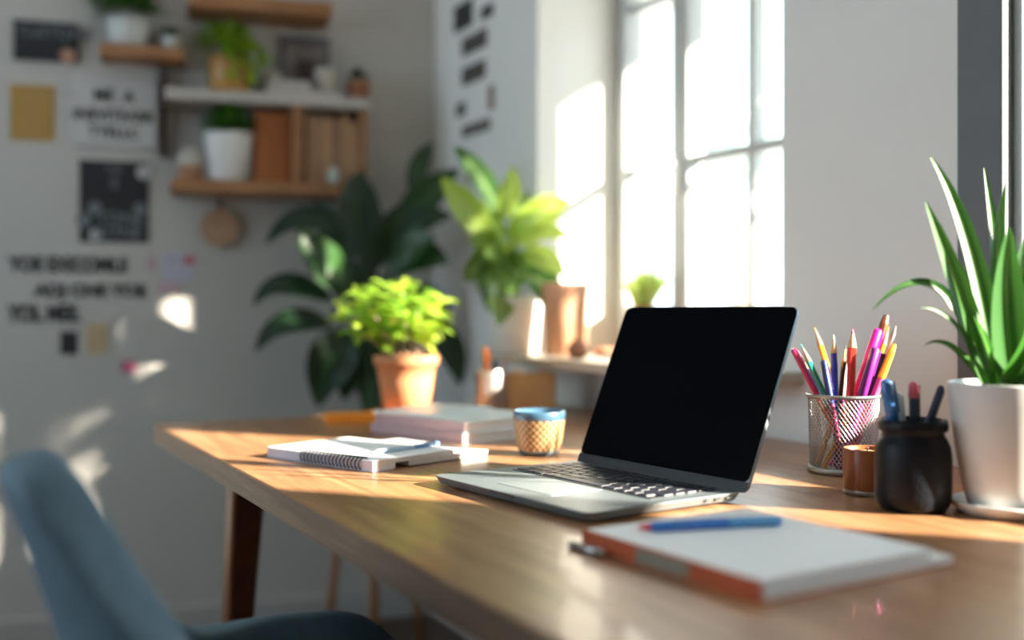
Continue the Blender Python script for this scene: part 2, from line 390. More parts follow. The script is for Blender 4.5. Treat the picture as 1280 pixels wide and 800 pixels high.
# window 2: wide grey frame flush with the wall
w2 = uv_struct('window_2', MB().bb(uC, uC+0.078, VW-0.004, VW+0.07, SILL, HEAD)
     .bb(uD_-0.078, uD_, VW-0.004, VW+0.07, SILL, HEAD)
     .bb(uC+0.078, uD_-0.078, VW-0.004, VW+0.07, SILL, SILL+0.07)
     .bb(uC+0.078, uD_-0.078, VW-0.004, VW+0.07, HEAD-0.08, HEAD), M_GREYF, bevel=0.003)
struct(w2)
MB().bb(uC+0.078, uC+0.092, VW+0.02, VW+0.06, SILL+0.07, HEAD-0.08).bb(uD_-0.092, uD_-0.078, VW+0.02, VW+0.06, SILL+0.07, HEAD-0.08)\
    .bb(uC+0.092, uD_-0.092, VW+0.02, VW+0.06, SILL+0.07, SILL+0.085).bb(1.74, 1.76, VW+0.02, VW+0.06, SILL+0.085, HEAD-0.08).build('window_bead', M_FRAME, w2)
MB().bb(uC+0.08, uD_-0.08, VW+0.038, VW+0.042, SILL+0.07, HEAD-0.08).build('pane', M_GLASS, w2)
# window boards
us0 = hitD(606, VW-0.135)
struct(uv_struct('trim_1', MB().bb(us0, 0.82, VW-0.135, VW+0.001, SILL-0.022, SILL).bb(uA+0.001, uB-0.001, VW, VW+d1, SILL-0.022, SILL), M_SILL, bevel=0.003))
struct(uv_struct('trim_2', MB().bb(uC+0.001, uD_-0.001, VW-0.004, VW+TH, SILL-0.022, SILL), M_SILL, bevel=0.003))

# ---------------------------------------------------------------- desk
desk = thing('desk', 'long wooden desk with thick top under the windows', 'desk', D(0, 0, 0), RU)
L_D, W_D, T_D = 2.25, 0.94, 0.036
MB().bb(0, L_D, 0, W_D, DESK-T_D, DESK).build('desktop', M_DESK, desk, bevel=0.0025, seg=2)
MB().bb(-0.0012, L_D, -0.0012, 0.0, DESK-T_D+0.001, DESK-0.0015).bb(-0.0012, 0.0, 0.0, W_D, DESK-T_D+0.001, DESK-0.0015).build('shaded_edge', M_DESKE, desk)  # thin facing, darkened to stand for the shaded edge
mb = MB().bb(0.30, L_D-0.3, 0.12, 0.15, DESK-T_D-0.05, DESK-T_D).bb(0.30, L_D-0.3, W_D-0.15, W_D-0.12, DESK-T_D-0.05, DESK-T_D)
mb.build('under_rail', M_LEG, desk, bevel=0.002)
for lu, lv, su, sv in ((0.35, 0.10, -0.085, -0.02), (0.35, W_D-0.1, -0.085, 0.02), (L_D-0.3, 0.10, 0.085, -0.02), (L_D-0.3, W_D-0.1, 0.085, 0.02)):
    top = Vector((lu, lv, DESK-T_D)); bot = Vector((lu+su, lv+sv, 0.0)); m_ = MB()
    vs = []
    for p, s_ in ((bot, 0.017), (top, 0.030)):
        for sx, sy in ((-1,-1), (1,-1), (1,1), (-1,1)): vs.append(p + Vector((sx*s_, sy*s_, 0)))
    m_.add(vs, [(3,2,1,0), (4,5,6,7)] + [(i, (i+1) % 4, 4+(i+1) % 4, 4+i) for i in range(4)], False)
    lg = m_.build('leg', M_LEG, desk, bevel=0.008, seg=3)
MB().lathe([(0.008, 0), (0.008, 0.012)], 12, (0.24, 0.06, DESK-T_D-0.012), capt=True).build('bolt', M_CHIN, desk)

# ---------------------------------------------------------------- laptop
lp0 = Vector((0.1845, 1.422, DESK))
RL = math.atan2(-0.82, 0.57)
lap = thing('laptop', 'open silver-grey laptop with a blank black screen in the middle of the desk', 'laptop', lp0, RL)
LW, LD, LH = 0.325, 0.240, 0.0135
mb = MB(); slab(mb, LW, LD, 0.012, 0.003, LH, (0, -LD/2), inset=0.006)
base = mb.build('base', M_ALU, lap, bevel=0.0012)
mb = MB().box((0, -LD+0.0006, LH-0.002), (0.05, 0.002, 0.003)); mb.build('thumb_notch', M_CHIN, base)
for sx in (-1, 1):
    for yy in (-0.03, -LD+0.03): MB().lathe([(0.008, 0), (0.007, 0.0032)], 16, (sx*(LW/2-0.03), yy, 0)).build('foot', M_CHIN, base)
MB().box((0, -0.170, LH+0.0002), (0.112, 0.075, 0.0005)).build('trackpad', M_ALUP, base, bevel=0.0002)
for k, wdt in enumerate((0.009, 0.009, 0.005)):
    MB().box((LW/2-0.0022, -0.025-k*0.018, 0.0085), (0.0030, wdt, 0.0028)).build('port', M_CHIN, base)
kb = MB().box((0, -0.0735, LH+0.0003), (0.276, 0.109, 0.0006)).build('keyboard', M_CHIN, lap)
rows = [14, 14, 14, 13, 12]
y = -0.0245; KP = 0.0192
def key(x, y, w_, h_):
    m_ = MB(); slab(m_, w_, h_, 0.0018, LH+0.0006, LH+0.0020, (x, y), n=2, inset=-0.0003); m_.build('key', M_KEY, kb)
for i in range(14): key(-0.127+i*0.01954, -0.0245, 0.0165, 0.0095)
for r_, nk in enumerate(rows[1:]+[9]):
    yy = -0.0395 - r_*0.0186
    if nk == 9:
        xs = []; x = -0.1355
        for wk in (0.0165, 0.0165, 0.0165, 0.021, 0.0965, 0.021, 0.0165, 0.0165, 0.0165):
            key(x+wk/2, yy, wk, 0.0160); x += wk+0.0027
        continue
    tot = 0.2695; std = 0.0165; gap = 0.0027
    extra = tot - (nk*std + (nk-1)*gap)
    x = -0.1355
    for i in range(nk):
        wk = std
        if r_ == 0: wk = std + (extra if i == nk-1 else 0)
        elif r_ == 1: wk = std + (extra if i == 0 else 0)
        else: wk = std + (extra/2 if i in (0, nk-1) else 0)
        key(x+wk/2, yy, wk, 0.0160); x += wk+gap
tilt = math.radians(23)
lidM = Matrix.Translation((0, 0.003, LH-0.001)) @ Matrix.Rotation(PI/2 - tilt, 4, 'X')    # local x = width, y = up the lid, z = towards the user
LL = 0.242
Ml = Matrix.Translation((0, 0.003, LH-0.002)) @ Matrix.Rotation(PI/2-tilt, 4, 'X')
mb = MB(); slab(mb, LW, LL, 0.011, -0.0050, 0.0, (0, LL/2), M=Ml)
lid = mb.build('lid', M_ALU, lap, bevel=0.0008)
mb = MB(); slab(mb, LW-0.0016, LL-0.0008-0.012, 0.0105, 0.0, 0.0008, (0, LL/2+0.0055), M=Ml); mb.build('screen', M_SCREEN, lid)
mb = MB(); slab(mb, LW-0.001, 0.0125, 0.001, 0.0, 0.0010, (0, 0.0065), M=Ml); mb.build('hinge_strip', M_CHIN, lid)

# ---------------------------------------------------------------- cup with fish scale relief
cp = Vector(((674-640)/F*1.712, 1.712, DESK))
cup = thing('cup', 'small blue-rimmed cup with golden fish-scale relief standing behind the laptop', 'cup', cp)
def cup_r(z): t = z/0.070; return 0.0288 + 0.0120*(t**0.62)
mb = MB(); N, K = 220, 60; vs = []; fs = []; rib = []
z0, z1 = 0.0085, 0.0570; nr, nc = 9, 22
for j in range(K+1):
    z = z0 + (z1-z0)*j/K
    for i in range(N):
        a = 2*PI*i/N; best = 0
        # overlapping scales in offset rows, each row drooping over the one below
        gy = (z-z0)/(z1-z0)*nr; gx = a/(2*PI)*nc
        for row in (math.floor(gy)-1, math.floor(gy), math.floor(gy)+1):
            off = 0.5*(row % 2)
            cx = math.floor(gx-off)+0.5+off
            dx = (gx-cx)/0.56; dy = (gy-(row+0.75))/0.95
            q = 1 - dx*dx*1.0 - dy*dy
            if q > 0: best = max(best, q**0.45*(1.15-0.35*(gy-row)))
        best = max(0, min(1.1, best)); r = cup_r(z) - 0.0004 + 0.0021*best
        vs.append((r*math.cos(a), r*math.sin(a), z)); rib.append(best)
for j in range(K):
    for i in range(N):
        a, b = j*N+i, j*N+(i+1) % N; fs.append((a, b, b+N, a+N))
mb.add(vs, fs, True, 0.5, rib)
m, nt, b = nodes('gold_scales')
at_ = nt.nodes.new('ShaderNodeAttribute'); at_.attribute_name = 'rib'; r = nt.nodes.new('ShaderNodeValToRGB')
r.color_ramp.elements[0].position = 0.58; r.color_ramp.elements[0].color = (0.06, 0.04, 0.03, 1)
r.color_ramp.elements[1].position = 0.92; r.color_ramp.elements[1].color = (0.52, 0.31, 0.14, 1)
nt.links.new(at_.outputs['Fac'], r.inputs[0]); nt.links.new(r.outputs[0], b.inputs['Base Color'])
b.inputs['Roughness'].default_value = 0.4; b.inputs['Metallic'].default_value = 0.25
mb.build('scale_relief', m, cup, attrs=True)
bz = [(cup_r(0)-0.003, 0), (cup_r(0)-0.0008, 0.0015), (cup_r(0.004), 0.004), (cup_r(0.009)+0.0012, 0.0092), (cup_r(0.009)-0.001, 0.0105)]
MB().lathe(bz, 64).build('foot_band', mat('dark_glaze', (0.075, 0.10, 0.125), 0.35), cup)
rz_ = [(cup_r(0.056)-0.001, 0.0545), (cup_r(0.057)+0.0012, 0.0562), (cup_r(0.064)+0.0012, 0.064), (cup_r(0.07)+0.0004, 0.0695), (cup_r(0.07)-0.0012, 0.0705), (cup_r(0.07)-0.003, 0.0695), (cup_r(0.05)-0.004, 0.05), (cup_r(0.01)-0.004, 0.008), (0.001, 0.007)]
MB().lathe(rz_, 64, capb=False, capt=True).build('glazed_bowl', M_BLUEB, cup)

# ---------------------------------------------------------------- wire mesh cup and its pencils
mc = Vector(((1054-640)/F*1.531, 1.531, DESK))
mcup = thing('mesh_pencil_cup', 'silver wire mesh cup full of coloured pencils right of the laptop', 'pencil holder', mc)
RC, HC = 0.0485, 0.111
nd, nz = 52, 24; m_ = MB(); hw = 0.00055
def cyl(a, z, r): return Vector((r*math.cos(a), r*math.sin(a), z))
zz0, zz1 = 0.008, HC-0.004
rr_ = lambda z: RC - 0.003 + 0.003*(z/HC)
for sgn in (-1, 1):
    for i in range(nd):
        vs = []; fs = []
        for j in range(nz*1+1):
            t = j/nz; z = zz0+(zz1-zz0)*t; a = 2*PI*i/nd + sgn*t*2*PI*nz/nd/2*1.0
            da = hw/RC
            vs += [cyl(a-da, z, rr_(z)-0.0003), cyl(a+da, z, rr_(z)-0.0003), cyl(a+da, z, rr_(z)+0.0003), cyl(a-da, z, rr_(z)+0.0003)]
        for j in range(nz):
            for q in range(4): fs.append((j*4+q, j*4+(q+1) % 4, j*4+4+(q+1) % 4, j*4+4+q))
        m_.add(vs, fs, True)
m_.build('wire_mesh', M_WIRE, mcup)
m_ = MB(); m_.tube([cyl(2*PI*i/64, HC-0.002, RC+0.0008) for i in range(65)], 0.0026, 8); m_.build('rim', M_WIRE, mcup)
MB().lathe([(RC-0.001, 0), (RC+0.0005, 0.001), (RC-0.0005, 0.009), (RC-0.003, 0.0095), (RC-0.003, 0.003), (0.001, 0.003)], 64, capt=True).build('base_ring', M_WIRE, mcup)

def stick(name, label, cat, p0, p1, r, col, kind='pencil', tip=None, group=None, col2=None):
    """a pencil, pen or marker standing from p0 up to its top end p1"""
    p0, p1 = Vector(p0), Vector(p1); L = (p1-p0).length; q = Vector((0, 0, 1)).rotation_difference((p1-p0).normalized())
    t = thing(name, label, cat, p0, group=group, rot=q)
    cm = mat(col if isinstance(col, str) else 'lacquer_%d_%d_%d' % tuple(int(c*255) for c in col), (0, 0, 0) if isinstance(col, str) else col, 0.32, var=0.03, coat=0.3)
    if kind == 'pencil':
        MB().lathe([(r, 0), (r, L-0.026)], 6, capt=True, smooth=False).build('barrel', cm, t)
        MB().lathe([(r, L-0.0265), (r*0.96, L-0.025), (r*0.36, L-0.007)], 18, capb=False, capt=True).build('sharpened_wood', mat('cut_wood', (0.66, 0.42, 0.24), 0.7), t)
        tc_ = tip or col
        MB().lathe([(r*0.38, L-0.0072), (0.0003, L)], 12, capt=True).build('lead', mat('lead_%d_%d_%d' % tuple(int(c*255) for c in tc_), tc_, 0.5), t)
    elif kind == 'marker':
        MB().lathe([(r*0.85, 0), (r*0.9, L*0.6)], 24, capt=True).build('barrel', mat('lacquer2_%d_%d_%d' % tuple(int(c*255) for c in (col2 or col)), col2 or col, 0.35), t)
        MB().lathe([(r*0.9, L*0.58), (r, L*0.585), (r, L-0.004), (r*0.7, L-0.0005), (0.0008, L)], 24, capt=True).build('cap', cm, t)
        MB().box((r*1.15, 0, L-0.022), (r*0.3, r*0.6, 0.036)).build('clip', cm, t, bevel=0.0005)
    elif kind == 'chisel':
        MB().lathe([(r, 0), (r, L*0.72)], 24, capt=True).build('barrel', mat('lacquer2_%d_%d_%d' % tuple(int(c*255) for c in (col2 or col)), col2 or col, 0.35), t)
        MB().lathe([(r, L*0.72), (r*1.08, L*0.73), (r*1.0, L-0.012), (r*0.6, L)], 8, capt=True, smooth=False).build('cap', cm, t)
    elif kind == 'brush':
        MB().lathe([(r*0.5, 0), (r, L*0.6), (r*0.7, L*0.8)], 16, capt=True).build('handle', cm, t)
        MB().lathe([(r*0.72, L*0.78), (r*0.8, L*0.9)], 16, capt=True).build('ferrule', M_STEEL, t)
        MB().lathe([(r*0.78, L*0.9), (r*0.9, L*0.94), (0.0004, L)], 16).build('bristles', mat('grey_bristle', (0.25, 0.24, 0.23), 0.8), t)
    elif kind == 'pen':
        MB().lathe([(r*0.3, 0), (r*0.85, 0.012), (r, L*0.4), (r*0.95, L*0.6)], 20, capt=True).build('barrel', mat('lacquer2_%d_%d_%d' % tuple(int(c*255) for c in (col2 or col)), col2 or col, 0.35), t)
        MB().lathe([(r, L*0.6), (r*1.05, L*0.62), (r, L-0.003), (r*0.6, L)], 20, capt=True).build('cap', cm, t)
        MB().box((r*1.2, 0, L-0.024), (r*0.28, r*0.6, 0.038)).build('clip', cm, t, bevel=0.0004)
    return t
G = 'pencils and pens in the silver mesh cup'
def incup(name, label, cat, tx, ty, rx, dy, r, col, kind='pencil', **k):
    """top end seen at (tx, ty); crosses the rim plane at column rx; dy is its depth off the cup's middle"""
    Y = mc.y + dy; top = at(tx, ty, Y); zr = DESK+HC; rim = Vector(((rx-640)/F*Y, Y-0.004, zr))
    d = top-rim; s_ = (zr-DESK-0.008)/d.z; bot = rim - d*s_
    # keep the foot on the cup's floor
    loc = Vector((bot.x-mc.x, bot.y-mc.y)); lim = RC-0.007-r
    if loc.length > lim:
        loc = loc.normalized()*lim; bot = Vector((mc.x+loc.x, mc.y+loc.y, DESK+0.006))
        dd = top-bot; 
    return stick(name, label, cat, bot, top, r, col, kind, group=G, **k)
incup('pen', 'magenta-capped pen leaning leftmost out of the mesh cup', 'pen', 991, 436, 1020, -0.010, 0.0042, (0.62, 0.03, 0.16), 'pen', col2=(0.85, 0.17, 0.04))
incup('coloured_pencil', 'blue pencil between the magenta pen and the teal pencil', 'pencil', 997, 441, 1024, 0.004, 0.0034, (0.05, 0.16, 0.50))
incup('coloured_pencil', 'teal green pencil with bare wood tip leaning left in mesh cup', 'pencil', 1001, 430, 1030, -0.016, 0.0038, (0.02, 0.34, 0.27))
incup('coloured_pencil', 'orange pencil leaning left over the others in mesh cup', 'pencil', 1018, 409, 1044, 0.014, 0.0042, (0.80, 0.33, 0.03))
incup('pen', 'dark navy capped pen left of the blue pencil in mesh cup', 'pen', 1029, 450, 1036, -0.022, 0.0045, (0.02, 0.035, 0.16), 'pen', col2=(0.35, 0.02, 0.12))
incup('coloured_pencil', 'royal blue pencil with pale wood tip upright in mesh cup', 'pencil', 1042, 418, 1043, -0.006, 0.0046, (0.02, 0.035, 0.42), tip=(0.75, 0.6, 0.4))
incup('coloured_pencil', 'slim black pencil just left of the red pencil', 'pencil', 1057, 430, 1050, 0.010, 0.0034, (0.015, 0.015, 0.02), tip=(0.02, 0.02, 0.02))
incup('drawing_pen', 'slim white pen standing behind the red pencil', 'pen', 1058, 438, 1053, 0.022, 0.0032, (0.62, 0.56, 0.45), 'pen', col2=(0.3, 0.05, 0.25))
incup('coloured_pencil', 'thick red pencil with pink tip upright in mesh cup', 'pencil', 1066, 411, 1062, -0.014, 0.0062, (0.68, 0.03, 0.015), tip=(0.6, 0.03, 0.15))
incup('marker_pen', 'bright magenta marker leaning right in mesh cup', 'marker', 1098, 411, 1070, 0.002, 0.0068, (0.80, 0.02, 0.42), 'marker')
incup('marker_pen', 'deep purple marker in front of the magenta marker', 'marker', 1095, 434, 1076, -0.026, 0.0065, (0.20, 0.02, 0.22), 'marker', col2=(0.5, 0.04, 0.3))
incup('marker_pen', 'brown flat-topped marker standing tallest in mesh cup', 'marker', 1108, 394, 1080, 0.020, 0.0062, (0.20, 0.075, 0.03), 'chisel', col2=(0.80, 0.28, 0.03))
incup('coloured_pencil', 'amber pencil beside the brown flat-topped marker', 'pencil', 1111, 408, 1085, 0.010, 0.0038, (0.70, 0.30, 0.03))
incup('paint_brush', 'small paint brush with grey bristles at right of mesh cup', 'brush', 1120, 407, 1092, 0.024, 0.0034, (0.24, 0.11, 0.05), 'brush')
incup('marker_pen', 'black marker leaning right behind the pink and yellow pen', 'marker', 1105, 442, 1086, -0.012, 0.0060, (0.012, 0.02, 0.015), 'marker', col2=(0.70, 0.42, 0.03))
incup('marker_pen', 'pink marker with yellow end leaning rightmost in mesh cup', 'marker', 1118, 430, 1092, -0.020, 0.0052, (0.80, 0.42, 0.03), 'chisel', col2=(0.66, 0.09, 0.26))
# short pencils seen through the mesh, ends below the rim
def inner(label, bx, by, tx, ty, dy, r, col):
    Y = mc.y+dy; b0 = at(bx, by, Y); b0.z = max(b0.z, DESK+0.006)
    stick('coloured_pencil', label, 'pencil', b0, at(tx, ty, Y), r, col, 'pencil', group=G)
inner('yellow pencil seen through the wire mesh, leaning right', 1030, 586, 1068, 501, -0.022, 0.0042, (0.80, 0.42, 0.04))
inner('tan pencil seen through the wire mesh behind the yellow one', 1022, 580, 1050, 500, 0.0, 0.0042, (0.62, 0.36, 0.14))

# ---------------------------------------------------------------- candle, black jar, pens in it
cd = Vector(((1084-640)/F*1.353, 1.353, DESK))
can = thing('candle', 'short rust-brown candle glass between mesh cup and black jar', 'candle', cd)
MB().lathe([(0.026, 0), (0.0285, 0.0015), (0.0290, 0.0055), (0.0288, 0.007)], 48).build('metal_foot', M_STEEL, can)
MB().lathe([(0.0288, 0.006), (0.0292, 0.0075), (0.0292, 0.056), (0.0285, 0.0575), (0.0268, 0.0565), (0.0266, 0.045)], 48, capb=False).build('glass', M_CANDLE, can)
MB().lathe([(0.0268, 0.007), (0.0268, 0.052), (0.0005, 0.0515)], 40).build('wax', M_WAX, can)
MB().tube([(0, 0, 0.051), (0.0005, 0, 0.056), (0.002, 0.001, 0.060)], 0.0007, 6).build('wick', M_CHIN, can)
jd = Vector(((1141-640)/F*1.246, 1.246, DESK))
jar = thing('black_jar', 'glossy black ceramic jar holding four pens right of the candle', 'jar', jd)
HJ = 0.1045
MB().lathe([(0.030, 0), (0.036, 0.0015), (0.0405, 0.008), (0.0425, 0.018), (0.0425, 0.062), (0.0410, 0.074), (0.0372, 0.0825), (0.0345, 0.0860), (0.0342, 0.0900), (0.0375, 0.0915), (0.0385, 0.094),
            (0.0385, 0.100), (0.0372, HJ), (0.0340, HJ), (0.0325, 0.100), (0.0320, 0.086), (0.0395, 0.066), (0.0395, 0.012), (0.001, 0.008)], 64, capt=True).build('body', M_JAR, jar)
G2 = 'pens in the black jar'
def injar(name, label, cat, tx, ty, rx, dy, r, col, kind, **k):
    Y = jd.y+dy; top = at(tx, ty, Y); zr = DESK+HJ-0.006; rim = Vector(((rx-640)/F*Y, Y, zr))
    d = top-rim; bot = rim - d*((zr-DESK-0.011)/d.z)
    loc = Vector((bot.x-jd.x, bot.y-jd.y)); lim = 0.033-r
    if loc.length > lim: loc = loc.normalized()*lim; bot = Vector((jd.x+loc.x, jd.y+loc.y, DESK+0.011))
    return stick(name, label, cat, bot, top, r, col, kind, group=G2, **k)
injar('marker_pen', 'thick blue marker leaning left in the black jar', 'marker', 1107, 474, 1117, -0.006, 0.0072, (0.03, 0.12, 0.33), 'marker', col2=(0.01, 0.02, 0.05))
injar('marker_pen', 'short white marker in the black jar', 'marker', 1121, 490, 1126, 0.010, 0.0050, (0.62, 0.66, 0.68), 'marker')
injar('pencil', 'dark pencil with pink tip upright in the black jar', 'pencil', 1142, 477, 1142, 0.0, 0.0056, (0.035, 0.06, 0.08), 'marker', col2=(0.03, 0.05, 0.07))
injar('ballpoint_pen', 'slim navy pen leaning right in the black jar', 'pen', 1177, 482, 1160, -0.004, 0.0042, (0.012, 0.02, 0.06), 'pen')
tip_ = bpy.data.objects  # (pink end of the dark pencil is its cap)
for o in list(C.objects):
    if o.parent is not None and o.name.startswith('cap') and o.parent.get('label', '').startswith('dark pencil with pink'):
        o.data.materials.clear(); o.data.materials.append(mat('lacquer_pink', (0.72, 0.14, 0.20), 0.4)); o['label'] = 'pink tip'
        me_ = o.data
        zs = [v.co.z for v in me_.vertices]; zm = max(zs)
        for v in me_.vertices:
            if v.co.z < zm-0.02: v.co.z = zm-0.019
    if o.parent is not None and o.name.startswith('barrel') and o.parent.get('label', '').startswith('dark pencil with pink'):
        zm = max(v.co.z for v in o.data.vertices)
        for v in o.data.vertices:
            if v.co.z > zm-0.001: v.co.z = zm/0.6-0.0185

# ---------------------------------------------------------------- potted plants
def pot(parent, prof, m, name='pot', n=56): return MB().lathe(prof, n).build(name, m, parent)
def soil(parent, r, z, name='soil'):
    m_ = MB(); vs = [(0, 0, z+0.004)]; n = 28
    for ring in (0.5, 1.0):
        for i in range(n):
            a = 2*PI*i/n; vs.append((r*ring*math.cos(a), r*ring*math.sin(a), z+random.uniform(-0.002, 0.003)))
    fs = [(0, 1+i, 1+(i+1) % n) for i in range(n)] + [(1+i, 1+n+i, 1+n+(i+1) % n, 1+(i+1) % n) for i in range(n)]
    return m_.add(vs, fs).build(name, M_SOIL, parent)
LF_DR = leafmat('strap_leaf', (0.012, 0.060, 0.014), (0.055, 0.19, 0.025), (0.22, 0.38, 0.10), 0.30, 0.35)
LF_BUSH = leafmat('bright_leaf', (0.10, 0.27, 0.02), (0.46, 0.60, 0.07), (0.5, 0.65, 0.12), 0.42, 0.36)
LF_SILL = leafmat('broad_leaf', (0.012, 0.085, 0.035), (0.36, 0.50, 0.08), (0.45, 0.6, 0.25), 0.35, 0.24)
LF_DARK = leafmat('dark_leaf', (0.005, 0.022, 0.010), (0.03, 0.095, 0.018), (0.05, 0.12, 0.04), 0.2, 0.38)
LF_SMALL = leafmat('small_leaf', (0.02, 0.09, 0.008), (0.085, 0.24, 0.02), (0.10, 0.22, 0.05), 0.3, 0.5)
LF_VINE = leafmat('vine_leaf', (0.12, 0.26, 0.015), (0.26, 0.42, 0.02), (0.3, 0.45, 0.1), 0.4, 0.5)
LF_PALE = leafmat('pale_leaf', (0.30, 0.45, 0.10), (0.50, 0.60, 0.22), (0.55, 0.65, 0.3), 0.45, 0.5)

# right: strap-leaved plant in a grey-white pot on a saucer
wp = Vector(((1262-640)/F*1.225, 1.225, DESK))
pl = thing('potted_plant', 'strap-leaved plant in a big grey-white pot at the right end of the desk', 'plant', wp)
MB().lathe([(0.045, 0), (0.055, 0.001), (0.0625, 0.010), (0.064, 0.0135), (0.062, 0.0150), (0.058, 0.010), (0.045, 0.006), (0.001, 0.006)], 64, capt=True).build('saucer', M_GREYC, pl)
pot(pl, [(0.040, 0.006), (0.0445, 0.008), (0.050, 0.030), (0.0585, 0.080), (0.0640, 0.120), (0.0665, 0.146), (0.0665, 0.1485), (0.0635, 0.1485), (0.0600, 0.120), (0.056, 0.09)], M_GREYC, n=72)
soil(pl, 0.060, 0.132)
mb = MB(); c_ = wp
DL = [((1163,196),(1222,285),(1238,480),22,0,.55), ((1157,252),(1195,345),(1240,480),25,-.02,.6), ((1090,388),(1185,282),(1240,478),13,-.01,.25),
      ((1150,385),(1200,380),(1243,478),7,-.02,.2), ((1155,432),(1190,408),(1236,478),8,.0,.3), ((1206,446),(1222,450),(1240,480),10,-.03,.8),
      ((1257,228),(1236,340),(1250,480),20,.02,.7), ((1262,285),(1250,380),(1262,480),42,-.03,.45), ((1296,250),(1266,370),(1266,480),30,.0,.5),
      ((1180,300),(1212,360),(1246,480),16,.03,.2), ((1285,395),(1292,440),(1262,482),44,-.045,.8), ((1340,300),(1290,360),(1270,480),28,.02,.5),
      ((1400,380),(1320,320),(1275,480),24,.0,.4), ((1420,470),(1340,380),(1275,480),20,-.02,.5), ((1360,240),(1300,340),(1268,480),26,.03,.6),
      ((1230,210),(1250,330),(1258,480),18,.05,.3), ((1200,330),(1240,420),(1252,480),20,.05,.3), ((1310,420),(1300,440),(1268,480),26,-.06,.5), ((1218,395),(1240,440),(1250,480),14,-.04,.9)]
for tip, mid, bs, w_, dz_, tn in DL:
    Y0 = c_.y
    b0 = Vector((c_.x + (bs[0]-1262)/F*Y0*0.8, Y0+random.uniform(-0.015, 0.015), DESK+0.130))
    p1 = at(mid[0], mid[1], Y0+dz_*0.7); p2 = at(tip[0], tip[1], Y0+dz_*1.4)
    mb.leaf(b0, p1*1.0, p2, w_/F*Y0*1.15, (random.uniform(-.5, .1), -1, 0.45), fold=0.45, n=18, shape=0.62, tone=tn)
mb.build('foliage', LF_DR, pl, origin=c_, attrs=True)

# left: terracotta pot with bright bushy plant
tp = Vector(((508-640)/F*2.32, 2.32, DESK))
pl = thing('potted_plant', 'bushy bright-green plant in a terracotta pot at the far end of the desk', 'plant', tp)
MB().lathe([(0.052, 0), (0.0615, 0.001), (0.066, 0.012), (0.066, 0.015), (0.062, 0.015), (0.055, 0.008), (0.001, 0.007)], 56, capt=True).build('saucer', M_TERRA, pl)
pot(pl, [(0.044, 0.008), (0.048, 0.009), (0.0585, 0.080), (0.0635, 0.110), (0.0695, 0.111), (0.0710, 0.130), (0.0695, 0.1315), (0.066, 0.130), (0.061, 0.10)], M_TERRA)
soil(pl, 0.063, 0.116)
ms, ml = MB(), MB()
cc = Vector(((490-640)/F*2.32, 2.32, 0.900))
for s_ in range(13):
    a = 2.39*s_; rr = 0.95*math.sqrt((s_+0.5)/13)
    tipc = cc + Vector((0.118*rr*math.cos(a), 0.11*rr*math.sin(a), 0.100*math.sqrt(max(0, 1-rr*rr))-0.025))
    b0 = tp + Vector((0.025*math.cos(a), 0.025*math.sin(a), 0.115)); mid = (b0+tipc)/2 + Vector((0, 0, 0.012))
    pts = [(1-t)**2*b0 + 2*t*(1-t)*mid + t*t*tipc for t in [i/6 for i in range(7)]]
    ms.tube(pts, [0.0028-0.0003*i for i in range(7)], 6)
    for k in range(12):
        t = 0.35 + 0.65*(k/11); p = (1-t)**2*b0 + 2*t*(1-t)*mid + t*t*tipc
        aa = k*2.4 + s_; outw = (p-cc); outw.z *= 0.5
        d = (Vector((math.cos(aa), math.sin(aa), random.uniform(-0.1, 0.6))) + outw*7).normalized()
        Lf = random.uniform(0.055, 0.082)
        p1 = p + d*Lf*0.55 + Vector((0, 0, 0.012)); p2 = p + d*Lf + Vector((0, 0, -random.uniform(0.006, 0.034)))
        ml.leaf(p, p1, p2, Lf*0.40, (d.x*-0.4, d.y*-0.4-0.35, 1), fold=0.18, n=7, shape=0.85)
ms.build('stems', M_WSTEM, pl, origin=tp); ml.build('foliage', LF_BUSH, pl, origin=tp, attrs=True)

# on the sill: white pot with broad leaves
vs_ = VW-0.068
up = hitD(643, vs_); sp = D(up, vs_, SILL)
pl = thing('potted_plant', 'broad-leaved plant in a white pot at the left end of the windowsill', 'plant', sp)
k_ = sp.y/F
pot(pl, [(26*k_, 0), (29*k_, 0.003), (33*k_, 50*k_), (35*k_, 72*k_), (34.5*k_, 73*k_), (32*k_, 72*k_), (30*k_, 55*k_)], M_WHITEC)
soil(pl, 31*k_, 62*k_)
LB = [((567,183),(592,205),(626,262),27,.02,.15), ((552,222),(580,255),(616,305),36,-.05,.9), ((640,208),(642,238),(626,275),27,-.06,.85),
      ((712,250),(680,262),(648,292),40,-.02,.95), ((714,300),(690,285),(650,305),28,-.08,.8), ((706,345),(690,320),(650,318),28,-.10,.7),
      ((692,402),(690,345),(640,335),42,-.10,.12), ((622,408),(628,370),(622,335),42,-.09,.5), ((655,340),(640,352),(628,310),40,-.13,.35),
      ((580,352),(590,335),(622,315),28,-.03,.4), ((600,365),(606,345),(625,325),26,-.07,.3), ((585,300),(600,300),(628,310),26,-.07,.6),
      ((668,270),(655,275),(638,300),24,-.10,.75), ((612,272),(618,285),(630,308),22,-.10,.9), ((650,300),(645,302),(634,320),24,-.14,.8),
      ((605,320),(612,318),(630,322),22,-.13,.5), ((675,335),(668,322),(640,322),26,-.14,.9), ((640,372),(646,350),(634,330),30,-.14,.25),
      ((690,290),(675,280),(645,300),26,.04,.6), ((600,250),(610,270),(630,300),24,.05,.3), ((660,240),(650,260),(636,300),24,.04,.5), ((590,330),(600,315),(626,318),26,.04,.3),
      ((672,372),(676,345),(640,330),30,-.02,.3), ((612,392),(610,360),(630,335),26,-.03,.2)]
ms, ml = MB(), MB(); y0 = sp.y
root = sp + Vector((0, 0, 62*k_))
